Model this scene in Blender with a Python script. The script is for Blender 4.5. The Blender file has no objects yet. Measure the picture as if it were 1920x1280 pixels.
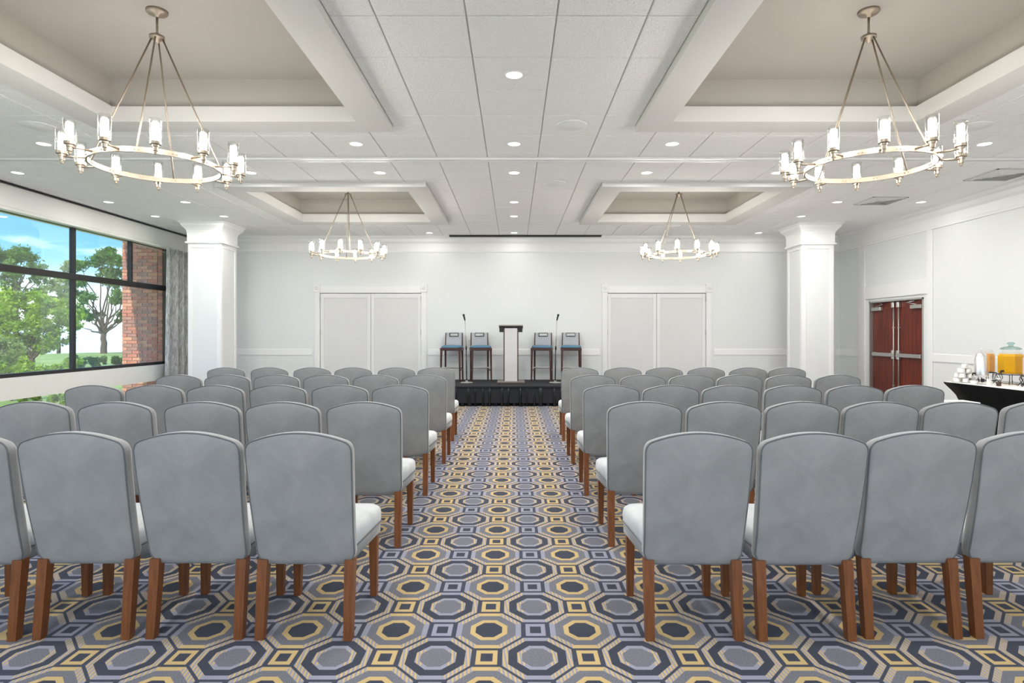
import bpy, math, random
from mathutils import Vector, Matrix
random.seed(7)
PI = math.pi
SC = bpy.context.scene
COL = SC.collection

# ------------------------------------------------------------------ camera
CAMZ = 1.42
cam_d = bpy.data.cameras.new('camera'); cam = bpy.data.objects.new('camera', cam_d); COL.objects.link(cam)
cam.location = (0, 0, CAMZ); cam.rotation_euler = (PI/2, 0, 0)
cam_d.sensor_width = 36; cam_d.lens = 21.0; cam_d.clip_start = 0.05; cam_d.clip_end = 5000
cam_d.shift_x = -4/1920; cam_d.shift_y = -16/1920
SC.camera = cam
VS = SC.view_settings
SC.display_settings.display_device = 'sRGB'
VS.view_transform = 'Standard'; VS.look = 'None'; VS.gamma = 1.0; VS.use_curve_mapping = False
VS.exposure = 0.74
cy = SC.cycles
cy.use_denoising = True
cy.max_bounces = 12; cy.diffuse_bounces = 6; cy.glossy_bounces = 4; cy.transmission_bounces = 8
cy.transparent_max_bounces = 16
cy.sample_clamp_indirect = 6.0
cy.caustics_reflective = False; cy.caustics_refractive = False

# ------------------------------------------------------------------ light levels
SKY = 2.8
SUN = 4.0
DOWN = 15.0          # each recessed ceiling light, watts
LAMP = 62.0          # chandelier glass tubes, emission strength
PORTAL_W = 0.0

# ------------------------------------------------------------------ world
def make_world():
    w = bpy.data.worlds.new('sky'); SC.world = w; w.use_nodes = True
    nt = w.node_tree; N = nt.nodes; L = nt.links; N.clear()
    out = N.new('ShaderNodeOutputWorld'); bg = N.new('ShaderNodeBackground')
    tc = N.new('ShaderNodeTexCoord'); sep = N.new('ShaderNodeSeparateXYZ')
    L.new(tc.outputs['Generated'], sep.inputs[0])
    ramp = N.new('ShaderNodeValToRGB')
    L.new(sep.outputs['Z'], ramp.inputs[0])
    e = ramp.color_ramp.elements
    e[0].position = 0.0; e[0].color = (0.60, 0.62, 0.64, 1)
    e[1].position = 0.7; e[1].color = (0.06, 0.20, 0.50, 1)
    x = e.new(0.10); x.color = (0.09, 0.23, 0.38, 1)
    x = e.new(0.22); x.color = (0.04, 0.15, 0.33, 1)
    mp = N.new('ShaderNodeMapping'); mp.inputs['Scale'].default_value = (1.6, 1.6, 6.0)
    mp.inputs['Location'].default_value = (-0.4, 2.1, 0.0)
    L.new(tc.outputs['Generated'], mp.inputs[0])
    nz = N.new('ShaderNodeTexNoise'); nz.inputs['Scale'].default_value = 1.7
    nz.inputs['Detail'].default_value = 7; nz.inputs['Roughness'].default_value = 0.55
    L.new(mp.outputs[0], nz.inputs['Vector'])
    cr = N.new('ShaderNodeValToRGB'); c = cr.color_ramp.elements
    c[0].position = 0.48; c[0].color = (0, 0, 0, 1); c[1].position = 0.62; c[1].color = (1, 1, 1, 1)
    L.new(nz.outputs['Fac'], cr.inputs[0])
    mx = N.new('ShaderNodeMix'); mx.data_type = 'RGBA'
    L.new(cr.outputs[0], mx.inputs['Factor'])
    L.new(ramp.outputs[0], mx.inputs['A']); mx.inputs['B'].default_value = (0.60, 0.64, 0.68, 1)
    L.new(mx.outputs['Result'], bg.inputs['Color']); bg.inputs['Strength'].default_value = SKY
    L.new(bg.outputs[0], out.inputs[0])
make_world()

def area(name, loc, rot, sx, sy, power, color=(1, 1, 1), shape='RECTANGLE', portal=False, spread=PI):
    d = bpy.data.lights.new(name, 'AREA'); d.shape = shape; d.size = sx
    if shape in ('RECTANGLE', 'ELLIPSE'): d.size_y = sy
    d.energy = power; d.color = color; d.spread = spread
    if portal: d.cycles.is_portal = True
    o = bpy.data.objects.new(name, d); o.location = loc; o.rotation_euler = rot; COL.objects.link(o)
    return o

sd = bpy.data.lights.new('sun', 'SUN'); sd.energy = SUN; sd.angle = 0.009; sd.color = (1, 0.95, 0.86)
so = bpy.data.objects.new('sun', sd); COL.objects.link(so)
so.rotation_euler = Vector((0.10, 0.62, -0.72)).to_track_quat('-Z', 'Y').to_euler()

XW = 7.2; YB = 13.2; ZC = 3.55; YF = -3.2
# daylight enters through the window band of the left wall and an added, unseen glazed wall behind the camera
area('window_portal', (-XW-0.22, 4.4, 1.98), (0, -PI/2, 0), 2.4, 15.0, 1, portal=True)
area('added_rear_portal', (0, YF-0.05, 1.6), (PI/2, 0, 0), 12.4, 2.7, 1, portal=True)

# ------------------------------------------------------------------ helpers
def srgb(h):
    if isinstance(h, str):
        h = h.lstrip('#'); c = [int(h[i:i+2], 16)/255 for i in (0, 2, 4)]
    else: c = list(h)
    return tuple(((x/12.92) if x <= 0.04045 else ((x+0.055)/1.055)**2.4) for x in c) + (1,)

class MB:
    def __init__(s): s.v = []; s.f = []; s.sm = []
    def add(s, vs, fs, smooth=False):
        b = len(s.v); s.v += [tuple(p) for p in vs]
        for f in fs: s.f.append(tuple(b+i for i in f)); s.sm.append(smooth)
    def box(s, x0, x1, y0, y1, z0, z1, ch=0.0):
        if ch <= 0:
            vs = [(x, y, z) for z in (z0, z1) for y in (y0, y1) for x in (x0, x1)]
            s.add(vs, [(0, 2, 3, 1), (4, 5, 7, 6), (0, 1, 5, 4), (2, 6, 7, 3), (0, 4, 6, 2), (1, 3, 7, 5)]); return s
        # chamfered box
        vs = []; idx = {}
        for i, (xx, sx) in enumerate(((x0, 1), (x1, -1))):
            for j, (yy, sy) in enumerate(((y0, 1), (y1, -1))):
                for k, (zz, sz) in enumerate(((z0, 1), (z1, -1))):
                    idx[i, j, k] = len(vs)
                    vs += [(xx, yy+sy*ch, zz+sz*ch), (xx+sx*ch, yy, zz+sz*ch), (xx+sx*ch, yy+sy*ch, zz)]
        I = lambda i, j, k, a: idx[i, j, k]+a
        fs = []
        fs += [(I(0,0,0,0), I(0,0,1,0), I(0,1,1,0), I(0,1,0,0)), (I(1,0,0,0), I(1,1,0,0), I(1,1,1,0), I(1,0,1,0))]
        fs += [(I(0,0,0,1), I(1,0,0,1), I(1,0,1,1), I(0,0,1,1)), (I(0,1,0,1), I(0,1,1,1), I(1,1,1,1), I(1,1,0,1))]
        fs += [(I(0,0,0,2), I(0,1,0,2), I(1,1,0,2), I(1,0,0,2)), (I(0,0,1,2), I(1,0,1,2), I(1,1,1,2), I(0,1,1,2))]
        for i in (0, 1):
            for j in (0, 1):
                f = (I(i,j,0,0), I(i,j,0,1), I(i,j,1,1), I(i,j,1,0)); fs.append(f if (i+j) % 2 == 0 else f[::-1])
        for i in (0, 1):
            for k in (0, 1):
                f = (I(i,0,k,0), I(i,1,k,0), I(i,1,k,2), I(i,0,k,2)); fs.append(f if (i+k) % 2 == 0 else f[::-1])
        for j in (0, 1):
            for k in (0, 1):
                f = (I(0,j,k,1), I(0,j,k,2), I(1,j,k,2), I(1,j,k,1)); fs.append(f if (j+k) % 2 == 0 else f[::-1])
        for i in (0, 1):
            for j in (0, 1):
                for k in (0, 1):
                    f = (I(i,j,k,0), I(i,j,k,2), I(i,j,k,1)); fs.append(f if (i+j+k) % 2 == 0 else f[::-1])
        s.add(vs, fs); return s
    def loops(s, rings, smooth=True, cap0=True, cap1=True, closed=True):
        n = len(rings[0]); vs = [p for r in rings for p in r]; fs = []
        for k in range(len(rings)-1):
            for i in range(n if closed else n-1):
                j = (i+1) % n
                fs.append((k*n+i, k*n+j, (k+1)*n+j, (k+1)*n+i))
        if cap0: fs.append(tuple(range(n-1, -1, -1)))
        if cap1: fs.append(tuple((len(rings)-1)*n+i for i in range(n)))
        s.add(vs, fs, smooth); return s
    def lathe(s, prof, c=(0, 0, 0), n=20, smooth=True, cap0=True, cap1=True, rot=0):
        rings = []
        for r, z in prof:
            rings.append([(c[0]+r*math.cos(rot+2*PI*i/n), c[1]+r*math.sin(rot+2*PI*i/n), c[2]+z) for i in range(n)])
        return s.loops(rings, smooth, cap0, cap1)
    def tube(s, pts, r, n=8, closed=False, smooth=True):
        pts = [Vector(p) for p in pts]; m = len(pts); rings = []
        rr = r if isinstance(r, (list, tuple)) else [r]*m
        up = None
        for i, p in enumerate(pts):
            a = pts[(i-1) % m] if (closed or i > 0) else p
            b = pts[(i+1) % m] if (closed or i < m-1) else p
            t = (b-a).normalized() if (b-a).length > 1e-9 else Vector((0, 0, 1))
            if up is None:
                up = Vector((0, 0, 1)) if abs(t.z) < 0.9 else Vector((1, 0, 0))
            u = (up - t*up.dot(t)).normalized(); w = t.cross(u); up = u
            rings.append([tuple(p+rr[i]*(math.cos(2*PI*k/n)*u+math.sin(2*PI*k/n)*w)) for k in range(n)])
        if closed:
            rings.append(rings[0]); return s.loops(rings, smooth, False, False)
        return s.loops(rings, smooth)
    def taper(s, p0, p1, w0, w1, d0=None, d1=None):
        "square-section tapered leg from p0 to p1"
        d0 = d0 or w0; d1 = d1 or w1
        def q(p, w, d): return [(p[0]-w/2, p[1]-d/2, p[2]), (p[0]+w/2, p[1]-d/2, p[2]), (p[0]+w/2, p[1]+d/2, p[2]), (p[0]-w/2, p[1]+d/2, p[2])]
        s.loops([q(p0, w0, d0), q(p1, w1, d1)], False); return s
    def prism_x(s, prof, x0, x1):
        "profile of (y,z) points swept along x"
        s.loops([[(x0, a, b) for a, b in prof], [(x1, a, b) for a, b in prof]], False); return s
    def prism_y(s, prof, y0, y1):
        s.loops([[(a, y0, b) for a, b in prof], [(a, y1, b) for a, b in prof]], False); return s
    def mesh(s, name):
        me = bpy.data.meshes.new(name); me.from_pydata(s.v, [], s.f); me.update()
        if any(s.sm): me.polygons.foreach_set('use_smooth', s.sm)
        return me
    def build(s, name, m, parent=None, loc=None, fix=True):
        me = s.mesh(name)
        if fix:
            import bmesh
            b = bmesh.new(); b.from_mesh(me); bmesh.ops.recalc_face_normals(b, faces=b.faces); b.to_mesh(me); b.free()
        me.materials.append(m)
        o = bpy.data.objects.new(name, me); COL.objects.link(o)
        if parent is not None: o.parent = parent
        if loc is not None: o.location = loc
        return o

def inst(me, name, parent=None, loc=(0, 0, 0), rz=0.0, scale=None):
    o = bpy.data.objects.new(name, me); COL.objects.link(o)
    if parent is not None: o.parent = parent
    o.location = loc; o.rotation_euler = (0, 0, rz)
    if scale: o.scale = scale
    return o
def empty(name, loc=(0, 0, 0), rz=0.0):
    o = bpy.data.objects.new(name, None); COL.objects.link(o); o.location = loc
    o.rotation_euler = (0, 0, rz); o.empty_display_size = 0.1
    return o
def tag(o, label=None, cat=None, group=None, kind=None):
    if label: o['label'] = label
    if cat: o['category'] = cat
    if group: o['group'] = group
    if kind: o['kind'] = kind
    return o
def copy_tree(o, parent=None):
    c = o.copy(); COL.objects.link(c)
    if parent is not None: c.parent = parent
    for ch in list(KIDS.get(o.name, [])) or [x for x in o.children]:
        copy_tree(ch, c)
    return c
KIDS = {}

# ------------------------------------------------------------------ materials
class X:
    "arithmetic on shader sockets"
    nt = None
    def __init__(s, k): s.k = k
    @staticmethod
    def op(name, *a):
        n = X.nt.nodes.new('ShaderNodeMath'); n.operation = name
        for i, v in enumerate(a):
            if isinstance(v, X): X.nt.links.new(v.k, n.inputs[i])
            else: n.inputs[i].default_value = v
        return X(n.outputs[0])
    def __add__(s, o): return X.op('ADD', s, o)
    def __radd__(s, o): return X.op('ADD', o, s)
    def __sub__(s, o): return X.op('SUBTRACT', s, o)
    def __rsub__(s, o): return X.op('SUBTRACT', o, s)
    def __mul__(s, o): return X.op('MULTIPLY', s, o)
    def __rmul__(s, o): return X.op('MULTIPLY', o, s)
    def __truediv__(s, o): return X.op('DIVIDE', s, o)
    def lt(s, o): return X.op('LESS_THAN', s, o)
    def gt(s, o): return X.op('GREATER_THAN', s, o)
    def abs(s): return X.op('ABSOLUTE', s)
    def frac(s): return X.op('FRACT', s)
    def max(s, o): return X.op('MAXIMUM', s, o)
    def min(s, o): return X.op('MINIMUM', s, o)
def cmix(fac, a, b):
    n = X.nt.nodes.new('ShaderNodeMix'); n.data_type = 'RGBA'
    if isinstance(fac, X): X.nt.links.new(fac.k, n.inputs['Factor'])
    else: n.inputs['Factor'].default_value = fac
    for k, v in (('A', a), ('B', b)):
        if isinstance(v, X): X.nt.links.new(v.k, n.inputs[k])
        else: n.inputs[k].default_value = v
    return X(n.outputs['Result'])

def newmat(name):
    m = bpy.data.materials.new(name); m.use_nodes = True
    nt = m.node_tree; b = nt.nodes['Principled BSDF']
    return m, nt, b
def obj_coord(nt):
    return nt.nodes.new('ShaderNodeTexCoord').outputs['Object']
def noise(nt, scale, detail=3, rough=0.5, vec=None, dist=0.0):
    n = nt.nodes.new('ShaderNodeTexNoise'); n.inputs['Scale'].default_value = scale
    n.inputs['Detail'].default_value = detail; n.inputs['Roughness'].default_value = rough
    n.inputs['Distortion'].default_value = dist
    nt.links.new(vec if vec is not None else obj_coord(nt), n.inputs['Vector'])
    return n.outputs['Fac']
def bump(nt, b, h, strength, dist=0.01):
    n = nt.nodes.new('ShaderNodeBump'); n.inputs['Strength'].default_value = strength
    n.inputs['Distance'].default_value = dist
    nt.links.new(h, n.inputs['Height']); nt.links.new(n.outputs[0], b.inputs['Normal'])
def mapped(nt, scale):
    mp = nt.nodes.new('ShaderNodeMapping'); mp.inputs['Scale'].default_value = scale
    nt.links.new(obj_coord(nt), mp.inputs[0]); return mp.outputs[0]
def ramp2(nt, fac, c0, c1, p0=0.3, p1=0.7):
    r = nt.nodes.new('ShaderNodeValToRGB'); e = r.color_ramp.elements
    e[0].position = p0; e[0].color = c0; e[1].position = p1; e[1].color = c1
    nt.links.new(fac, r.inputs[0]); return r.outputs[0]
def paint(name, col, rough=0.5, var=0.03, nscale=3.0, bscale=None, bst=0.1, metal=0.0, spec=0.5):
    m, nt, b = newmat(name); c = srgb(col)
    lo = tuple(x*(1-var) for x in c[:3])+(1,); hi = tuple(min(1, x*(1+var)) for x in c[:3])+(1,)
    nt.links.new(ramp2(nt, noise(nt, nscale, 3), lo, hi), b.inputs['Base Color'])
    b.inputs['Roughness'].default_value = rough; b.inputs['Metallic'].default_value = metal
    b.inputs['Specular IOR Level'].default_value = spec
    if bscale: bump(nt, b, noise(nt, bscale, 2), bst, 0.003 if bst < 0.9 else 0.012)
    return m

M = {}
M['wall'] = paint('wall_paint', '#e6e8e7', 0.42, 0.008, 1.2)
M['trim'] = paint('trim_paint', '#efefee', 0.35, 0.006, 2.0)
M['wall_left'] = paint('window_wall_paint', '#e9e8e3', 0.45, 0.01, 2.0)
M['coffer_edge'] = paint('coffer_border_paint', '#d3d2cf', 0.6, 0.01, 2.0)
M['coffer'] = paint('coffer_taupe_paint', '#b0aba4', 0.6, 0.02, 2.0)
M['tile'] = paint('ceiling_tile', '#f6f6f5', 0.9, 0.035, 75.0, 70.0, 1.0)
M['grid'] = paint('ceiling_grid', '#c9c9c5', 0.6, 0.01)
M['doorwhite'] = paint('white_door_paint', '#e9e9e8', 0.35, 0.006)
M['doorpanel'] = paint('door_panel_paint', '#dededd', 0.5, 0.01)
M['black'] = paint('black_plastic', '#101010', 0.45, 0.1, 10)
M['bronze'] = paint('dark_bronze_frame', '#1f1b1a', 0.4, 0.08, 8)
M['nickel'] = paint('brushed_nickel', '#a29687', 0.42, 0.05, 40, metal=0.75)
M['steel'] = paint('brushed_steel', '#c9c8c4', 0.35, 0.05, 40, metal=0.8)
M['silver'] = paint('polished_silver', '#eceae7', 0.3, 0.02, 10, metal=1.0)
M['stool_wood'] = paint('dark_mahogany', '#43201a', 0.35, 0.15, 14)
M['dark_wood'] = paint('dark_lectern_edge', '#4c4038', 0.45, 0.1, 10)
M['lectern_gray'] = paint('lectern_panel', '#c9c8c8', 0.5, 0.02, 4)
M['slab'] = paint('lectern_slab', '#8d857d', 0.5, 0.06, 9)
M['blue_vinyl'] = paint('blue_seat', '#56809a', 0.5, 0.08, 9)
M['white_china'] = paint('white_china', '#f2f0ec', 0.2, 0.01, 5)
M['coffee'] = paint('brown_filling', '#4a2f22', 0.5, 0.2, 40)
M['stage_top'] = paint('stage_carpet', '#25262c', 0.95, 0.12, 60, 200, 0.3)
M['iron'] = paint('dark_wire', '#3b3b3c', 0.4, 0.1, 8, metal=0.7)
M['paper'] = paint('white_box_board', '#f4f4f2', 0.6, 0.01, 5)
M['topper'] = paint('white_table_cloth', '#f3f3f1', 0.7, 0.01, 5, 30, 0.05)
M['grille'] = paint('white_speaker_grille', '#efefee', 0.8, 0.04, 120)
M['groove'] = paint('dark_track_groove', '#6e6e6c', 0.6, 0.03)
M['vent'] = paint('vent_grey', '#dcddda', 0.6, 0.02, 10)
M['bark'] = paint('tree_bark', '#4c4034', 0.9, 0.3, 8, 20, 0.6)
M['pave'] = paint('pavement', '#c2c3bf', 0.9, 0.08, 3)
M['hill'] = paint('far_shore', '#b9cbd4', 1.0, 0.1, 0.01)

def velvet(name, c0, c1, sheen=0.6):
    m, nt, b = newmat(name)
    n = noise(nt, 5.5, 4, 0.55, dist=0.6)
    nt.links.new(ramp2(nt, n, srgb(c0), srgb(c1), 0.32, 0.68), b.inputs['Base Color'])
    b.inputs['Roughness'].default_value = 0.85; b.inputs['Specular IOR Level'].default_value = 0.2
    b.inputs['Sheen Weight'].default_value = sheen; b.inputs['Sheen Roughness'].default_value = 0.35
    b.inputs['Sheen Tint'].default_value = (1, 1, 1, 1)
    bump(nt, b, noise(nt, 500, 2), 0.15, 0.001)
    return m
M['velvet'] = velvet('grey_velvet', '#8f9090', '#a0a0a0', 0.7)
M['seat'] = velvet('daylight_pale_seat_velvet', '#c6c9ca', '#d8dbdb', 0.5)  # daylight on the seat tops is put into this paler colour
M['piping'] = velvet('grey_piping', '#66696b', '#737678', 0.3)
M['cloth_black'] = velvet('black_cloth', '#08090a', '#0f1113', 0.03)
M['skirt'] = velvet('black_satin_skirt', '#040506', '#090b0d', 0.0)
M['skirt'].node_tree.nodes['Principled BSDF'].inputs['Roughness'].default_value = 0.28
M['skirt'].node_tree.nodes['Principled BSDF'].inputs['Specular IOR Level'].default_value = 0.6

def wood(name, c0, c1, rough=0.4, stretch=(30, 30, 1.6)):
    m, nt, b = newmat(name)
    n = noise(nt, 2.2, 6, 0.6, mapped(nt, stretch), 0.4)
    nt.links.new(ramp2(nt, n, srgb(c0), srgb(c1), 0.3, 0.72), b.inputs['Base Color'])
    b.inputs['Roughness'].default_value = rough
    return m
M['leg'] = wood('chair_leg_wood', '#6e3e1e', '#8c542b', 0.35)
M['red_wood'] = wood('red_cherry_door', '#46180f', '#84301a', 0.38, (9, 9, 0.7))

def emit(name, col, st):
    m, nt, b = newmat(name); b.inputs['Base Color'].default_value = srgb('#ffffff')
    b.inputs['Emission Color'].default_value = srgb(col); b.inputs['Emission Strength'].default_value = st
    return m
M['lamp'] = emit('lit_frosted_tube', '#fff9f2', LAMP)
M['downlight'] = emit('lit_ceiling_light', '#fff6ea', 3.0)

def glass(name, tint=(1, 1, 1, 1), refl=0.12, rough=0.02, base=0.05):
    m, nt, b = newmat(name); N = nt.nodes; L = nt.links
    N.remove(b)
    out = [x for x in N if x.type == 'OUTPUT_MATERIAL'][0]
    tr = N.new('ShaderNodeBsdfTransparent'); tr.inputs[0].default_value = tint
    gl = N.new('ShaderNodeBsdfGlossy'); gl.inputs['Roughness'].default_value = rough
    fr = N.new('ShaderNodeFresnel'); fr.inputs[0].default_value = 1.45
    X.nt = nt
    f = (X(fr.outputs[0])*refl*6).min(0.5)+base
    mx = N.new('ShaderNodeMixShader'); L.new(f.k, mx.inputs[0])
    L.new(tr.outputs[0], mx.inputs[1]); L.new(gl.outputs[0], mx.inputs[2]); L.new(mx.outputs[0], out.inputs[0])
    return m
M['pane'] = glass('window_glass', (0.97, 0.99, 0.98, 1), 0.05, 0.0, 0.01)
M['clear'] = glass('clear_glass', (0.985, 0.985, 0.98, 1), 0.03, 0.08, 0.01)
M['teal_glass'] = glass('pale_teal_glass', (0.72, 0.9, 0.9, 1), 0.2, 0.03, 0.12)

def juice(name, c):
    m, nt, b = newmat(name); X.nt = nt
    nt.links.new(ramp2(nt, noise(nt, 9, 2), srgb(c), srgb(c)), b.inputs['Base Color'])
    b.inputs['Roughness'].default_value = 0.15
    b.inputs['Subsurface Weight'].default_value = 0.3
    b.inputs['Subsurface Radius'].default_value = (0.1, 0.06, 0.01)
    return m
M['juice'] = juice('orange_juice', '#f0b400')
M['juice2'] = juice('peach_juice', '#eeb060')
M['juice3'] = juice('pink_lemonade', '#e9cdc8')

def carpet():
    m, nt, b = newmat('patterned_carpet'); X.nt = nt; N = nt.nodes
    sep = N.new('ShaderNodeSeparateXYZ'); nt.links.new(obj_coord(nt), sep.inputs[0])
    x, y = X(sep.outputs[0]), X(sep.outputs[1])
    u = (x-0.1020+44.5)/0.445; v = (y-2.616+48.5)/0.485
    ax = ((u+0.5).frac()-0.5).abs(); ay = ((v+0.5).frac()-0.5).abs()
    bx = 0.5-ax; by = 0.5-ay
    slate = srgb('#3b4050'); gold = srgb('#cbb07a'); lav = srgb('#9899aa'); mid = srgb('#83838c'); dark2 = srgb('#363b4a')
    hatch = (u*26.0+v*3.0).frac().gt(0.5)
    hgl = cmix(hatch, gold, lav)
    fine = X(noise(nt, 260, 2, 0.7))
    midn = cmix((fine-0.5)*3.2+0.5, srgb('#4e515d'), srgb('#8b8b93'))
    def octa(px, py):
        e1 = px/0.345; e2 = py/0.345; e3 = (px+py)/0.480
        return e1, e2, e3, e1.max(e2).max(e3)
    a1, a2, a3, ra = octa(ax, ay); b1, b2, b3, rb = octa(bx, by)
    a_diag = a3.gt(a1.max(a2)); b_diag = b3.gt(b1.max(b2))
    a_lr = a1.gt(a2); b_lr = b1.gt(b2)
    # grey octagons
    rimA = cmix(a_lr, lav, hgl); rimA = cmix(a_diag, rimA, hgl)
    inA = cmix(a_lr, lav, hgl)
    colA = cmix(ra.gt(0.44), midn, inA); colA = cmix(ra.gt(0.575), colA, dark2); colA = cmix(ra.gt(0.83), colA, rimA)
    # gold octagons
    rimB = cmix(b_lr, gold, lav); rimB = cmix(b_diag, rimB, hgl)
    colB = cmix(rb.gt(0.41), dark2, gold); colB = cmix(rb.gt(0.57), colB, midn); colB = cmix(rb.gt(0.83), colB, rimB)
    # squares
    sg = (bx/0.106).max(ay/0.118); sl = (ax/0.106).max(by/0.118)
    cg = cmix(sg.gt(0.56), dark2, gold); cl = cmix(sl.gt(0.56), dark2, lav)
    c = cmix(sg.lt(1.0), slate, cg); c = cmix(sl.lt(1.0), c, cl)
    c = cmix(rb.lt(1.0), c, colB); c = cmix(ra.lt(1.0), c, colA)
    # yarn grain
    g = X(noise(nt, 420, 2, 0.6)); g2 = (g-0.5)*0.9+1.0
    hs = N.new('ShaderNodeHueSaturation'); nt.links.new(c.k, hs.inputs['Color']); nt.links.new(g2.k, hs.inputs['Value'])
    nt.links.new(hs.outputs[0], b.inputs['Base Color'])
    b.inputs['Roughness'].default_value = 0.95; b.inputs['Specular IOR Level'].default_value = 0.1
    b.inputs['Sheen Weight'].default_value = 0.15
    bump(nt, b, g.k, 0.4, 0.004)
    return m
M['carpet'] = carpet()

def curtain_mat():
    m, nt, b = newmat('grey_streaked_curtain')
    n = noise(nt, 3.0, 5, 0.65, mapped(nt, (14, 14, 2.2)), 0.8)
    nt.links.new(ramp2(nt, n, srgb('#9c9998'), srgb('#e6e4e2'), 0.36, 0.66), b.inputs['Base Color'])
    b.inputs['Roughness'].default_value = 0.75
    return m
M['curtain'] = curtain_mat()
def zig():
    m, nt, b = newmat('grey_zigzag_fabric'); X.nt = nt
    sep = nt.nodes.new('ShaderNodeSeparateXYZ'); nt.links.new(obj_coord(nt), sep.inputs[0])
    x, z = X(sep.outputs[0]), X(sep.outputs[2])
    t = ((x*9.0+10.0).frac()-0.5).abs()*0.14
    s = ((z+t)*26.0+10).frac().gt(0.6)
    c = cmix(s, srgb('#c6c8cc'), srgb('#979aa0'))
    nt.links.new(c.k, b.inputs['Base Color']); b.inputs['Roughness'].default_value = 0.8
    return m
M['zigzag'] = zig()
def brick_mat(i, c0, c1):
    m, nt, b = newmat('clay_brick_%s' % i)
    nt.links.new(ramp2(nt, noise(nt, 9, 4), srgb(c0), srgb(c1)), b.inputs['Base Color'])
    b.inputs['Roughness'].default_value = 0.9; bump(nt, b, noise(nt, 60, 3), 0.4, 0.004); return m
M['bricks'] = [brick_mat('red', '#b06a58', '#c4826c'), brick_mat('orange', '#bd7f64', '#d09a7c'), brick_mat('brown', '#94685a', '#ae8070')]
M['mortar'] = paint('mortar', '#d6ccc0', 0.95, 0.06, 20)
def leaf_mat(name, c0, c1, c2):
    m, nt, b = newmat(name); N = nt.nodes; L = nt.links
    n = noise(nt, 1.1, 4, 0.6)
    r = N.new('ShaderNodeValToRGB'); e = r.color_ramp.elements
    e[0].position = 0.3; e[0].color = srgb(c0); e[1].position = 0.72; e[1].color = srgb(c2)
    k = e.new(0.5); k.color = srgb(c1)
    L.new(n, r.inputs[0]); L.new(r.outputs[0], b.inputs['Base Color'])
    b.inputs['Roughness'].default_value = 0.6
    out = [q for q in N if q.type == 'OUTPUT_MATERIAL'][0]
    tr = N.new('ShaderNodeBsdfTranslucent'); L.new(r.outputs[0], tr.inputs[0])
    mx = N.new('ShaderNodeMixShader'); mx.inputs[0].default_value = 0.35
    L.new(b.outputs[0], mx.inputs[1]); L.new(tr.outputs[0], mx.inputs[2]); L.new(mx.outputs[0], out.inputs[0])
    return m
M['leaf_dark'] = leaf_mat('tree_leaves', '#37601a', '#547f26', '#7fa53a')
M['leaf_lime'] = leaf_mat('lime_leaves', '#4c7408', '#84a810', '#b4cf2c')
M['leaf_pale'] = leaf_mat('pale_leaves', '#64803a', '#8aa356', '#adc06f')
def grass_mat():
    m, nt, b = newmat('lawn_grass')
    nt.links.new(ramp2(nt, noise(nt, 0.25, 6, 0.7), srgb('#5c7638'), srgb('#8ca04f')), b.inputs['Base Color'])
    b.inputs['Roughness'].default_value = 0.95; bump(nt, b, noise(nt, 6, 4), 0.6, 0.05); return m
M['grass'] = grass_mat()
def water():
    m, nt, b = newmat('lake_water'); b.inputs['Base Color'].default_value = srgb('#dfe9ee')  # near-white base colour holds the reflected clouds
    b.inputs['Roughness'].default_value = 0.25; bump(nt, b, noise(nt, 0.8, 3), 0.3, 0.1); return m
M['water'] = water()

# ------------------------------------------------------------------ setting: floor, walls
def struct(o, label=None):
    o['kind'] = 'structure'
    if label: o['label'] = label
    return o

def holed(mb, along, fixed0, fixed1, a0, a1, z0, z1, holes):
    "wall slab with rectangular holes; along='x' or 'y'; holes = (a0,a1,z0,z1)"
    cuts = sorted({a0, a1} | {h[0] for h in holes} | {h[1] for h in holes})
    for p, q in zip(cuts, cuts[1:]):
        mid = (p+q)/2; hs = sorted([(h[2], h[3]) for h in holes if h[0] < mid < h[1]])
        zz = z0; segs = []
        for h0, h1 in hs: segs.append((zz, h0)); zz = h1
        segs.append((zz, z1))
        for s0, s1 in segs:
            if s1-s0 < 1e-4: continue
            if along == 'x': mb.box(p, q, fixed0, fixed1, s0, s1)
            else: mb.box(fixed0, fixed1, p, q, s0, s1)

f = MB().box(-XW-0.15, XW+0.15, YF-0.1, YB+0.15, -0.15, 0).build('floor', M['carpet']); struct(f, 'carpet of blue-grey and gold octagons and squares')

DL = (-4.29, -2.05); DR = (2.06, 4.24); DZ = 2.30
mb = MB(); holed(mb, 'x', YB, YB+0.15, -XW-0.15, XW+0.15, 0, ZC, [(DL[0], DL[1], 0, DZ), (DR[0], DR[1], 0, DZ)])
struct(mb.build('wall_back', M['wall']), 'white back wall behind the stage')
WY1 = 12.75
mb = MB(); holed(mb, 'y', -XW-0.25, -XW, YF, YB, 0, ZC, [(YF+0.6, WY1, 0.775, 3.16), (YF+0.6, WY1, 0.10, 0.46)])
struct(mb.build('wall_left', M['wall_left']), 'white wall holding the long window')
RD = (10.50, 12.10, 2.05)
mb = MB(); holed(mb, 'y', XW, XW+0.15, YF, YB, 0, ZC, [(RD[0], RD[1], 0, RD[2])])
struct(mb.build('wall_right', M['wall']), 'white right wall with the red doors')
mb = MB(); holed(mb, 'x', YF-0.1, YF, -XW-0.15, XW+0.15, 0, ZC, [(-6.2, 6.2, 0.25, 2.95)])
struct(mb.build('wall_front', M['wall']))
w = struct(MB().box(-6.2, 6.2, YF-0.06, YF-0.05, 0.25, 2.95).build('window_rear_added', M['pane']))  # unseen glazing added behind the camera to brighten the room
for k in range(7): MB().box(-6.2+k*2.04, -6.14+k*2.04, YF-0.1, YF, 0.25, 2.95).build('mullion', M['bronze'], w)

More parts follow.
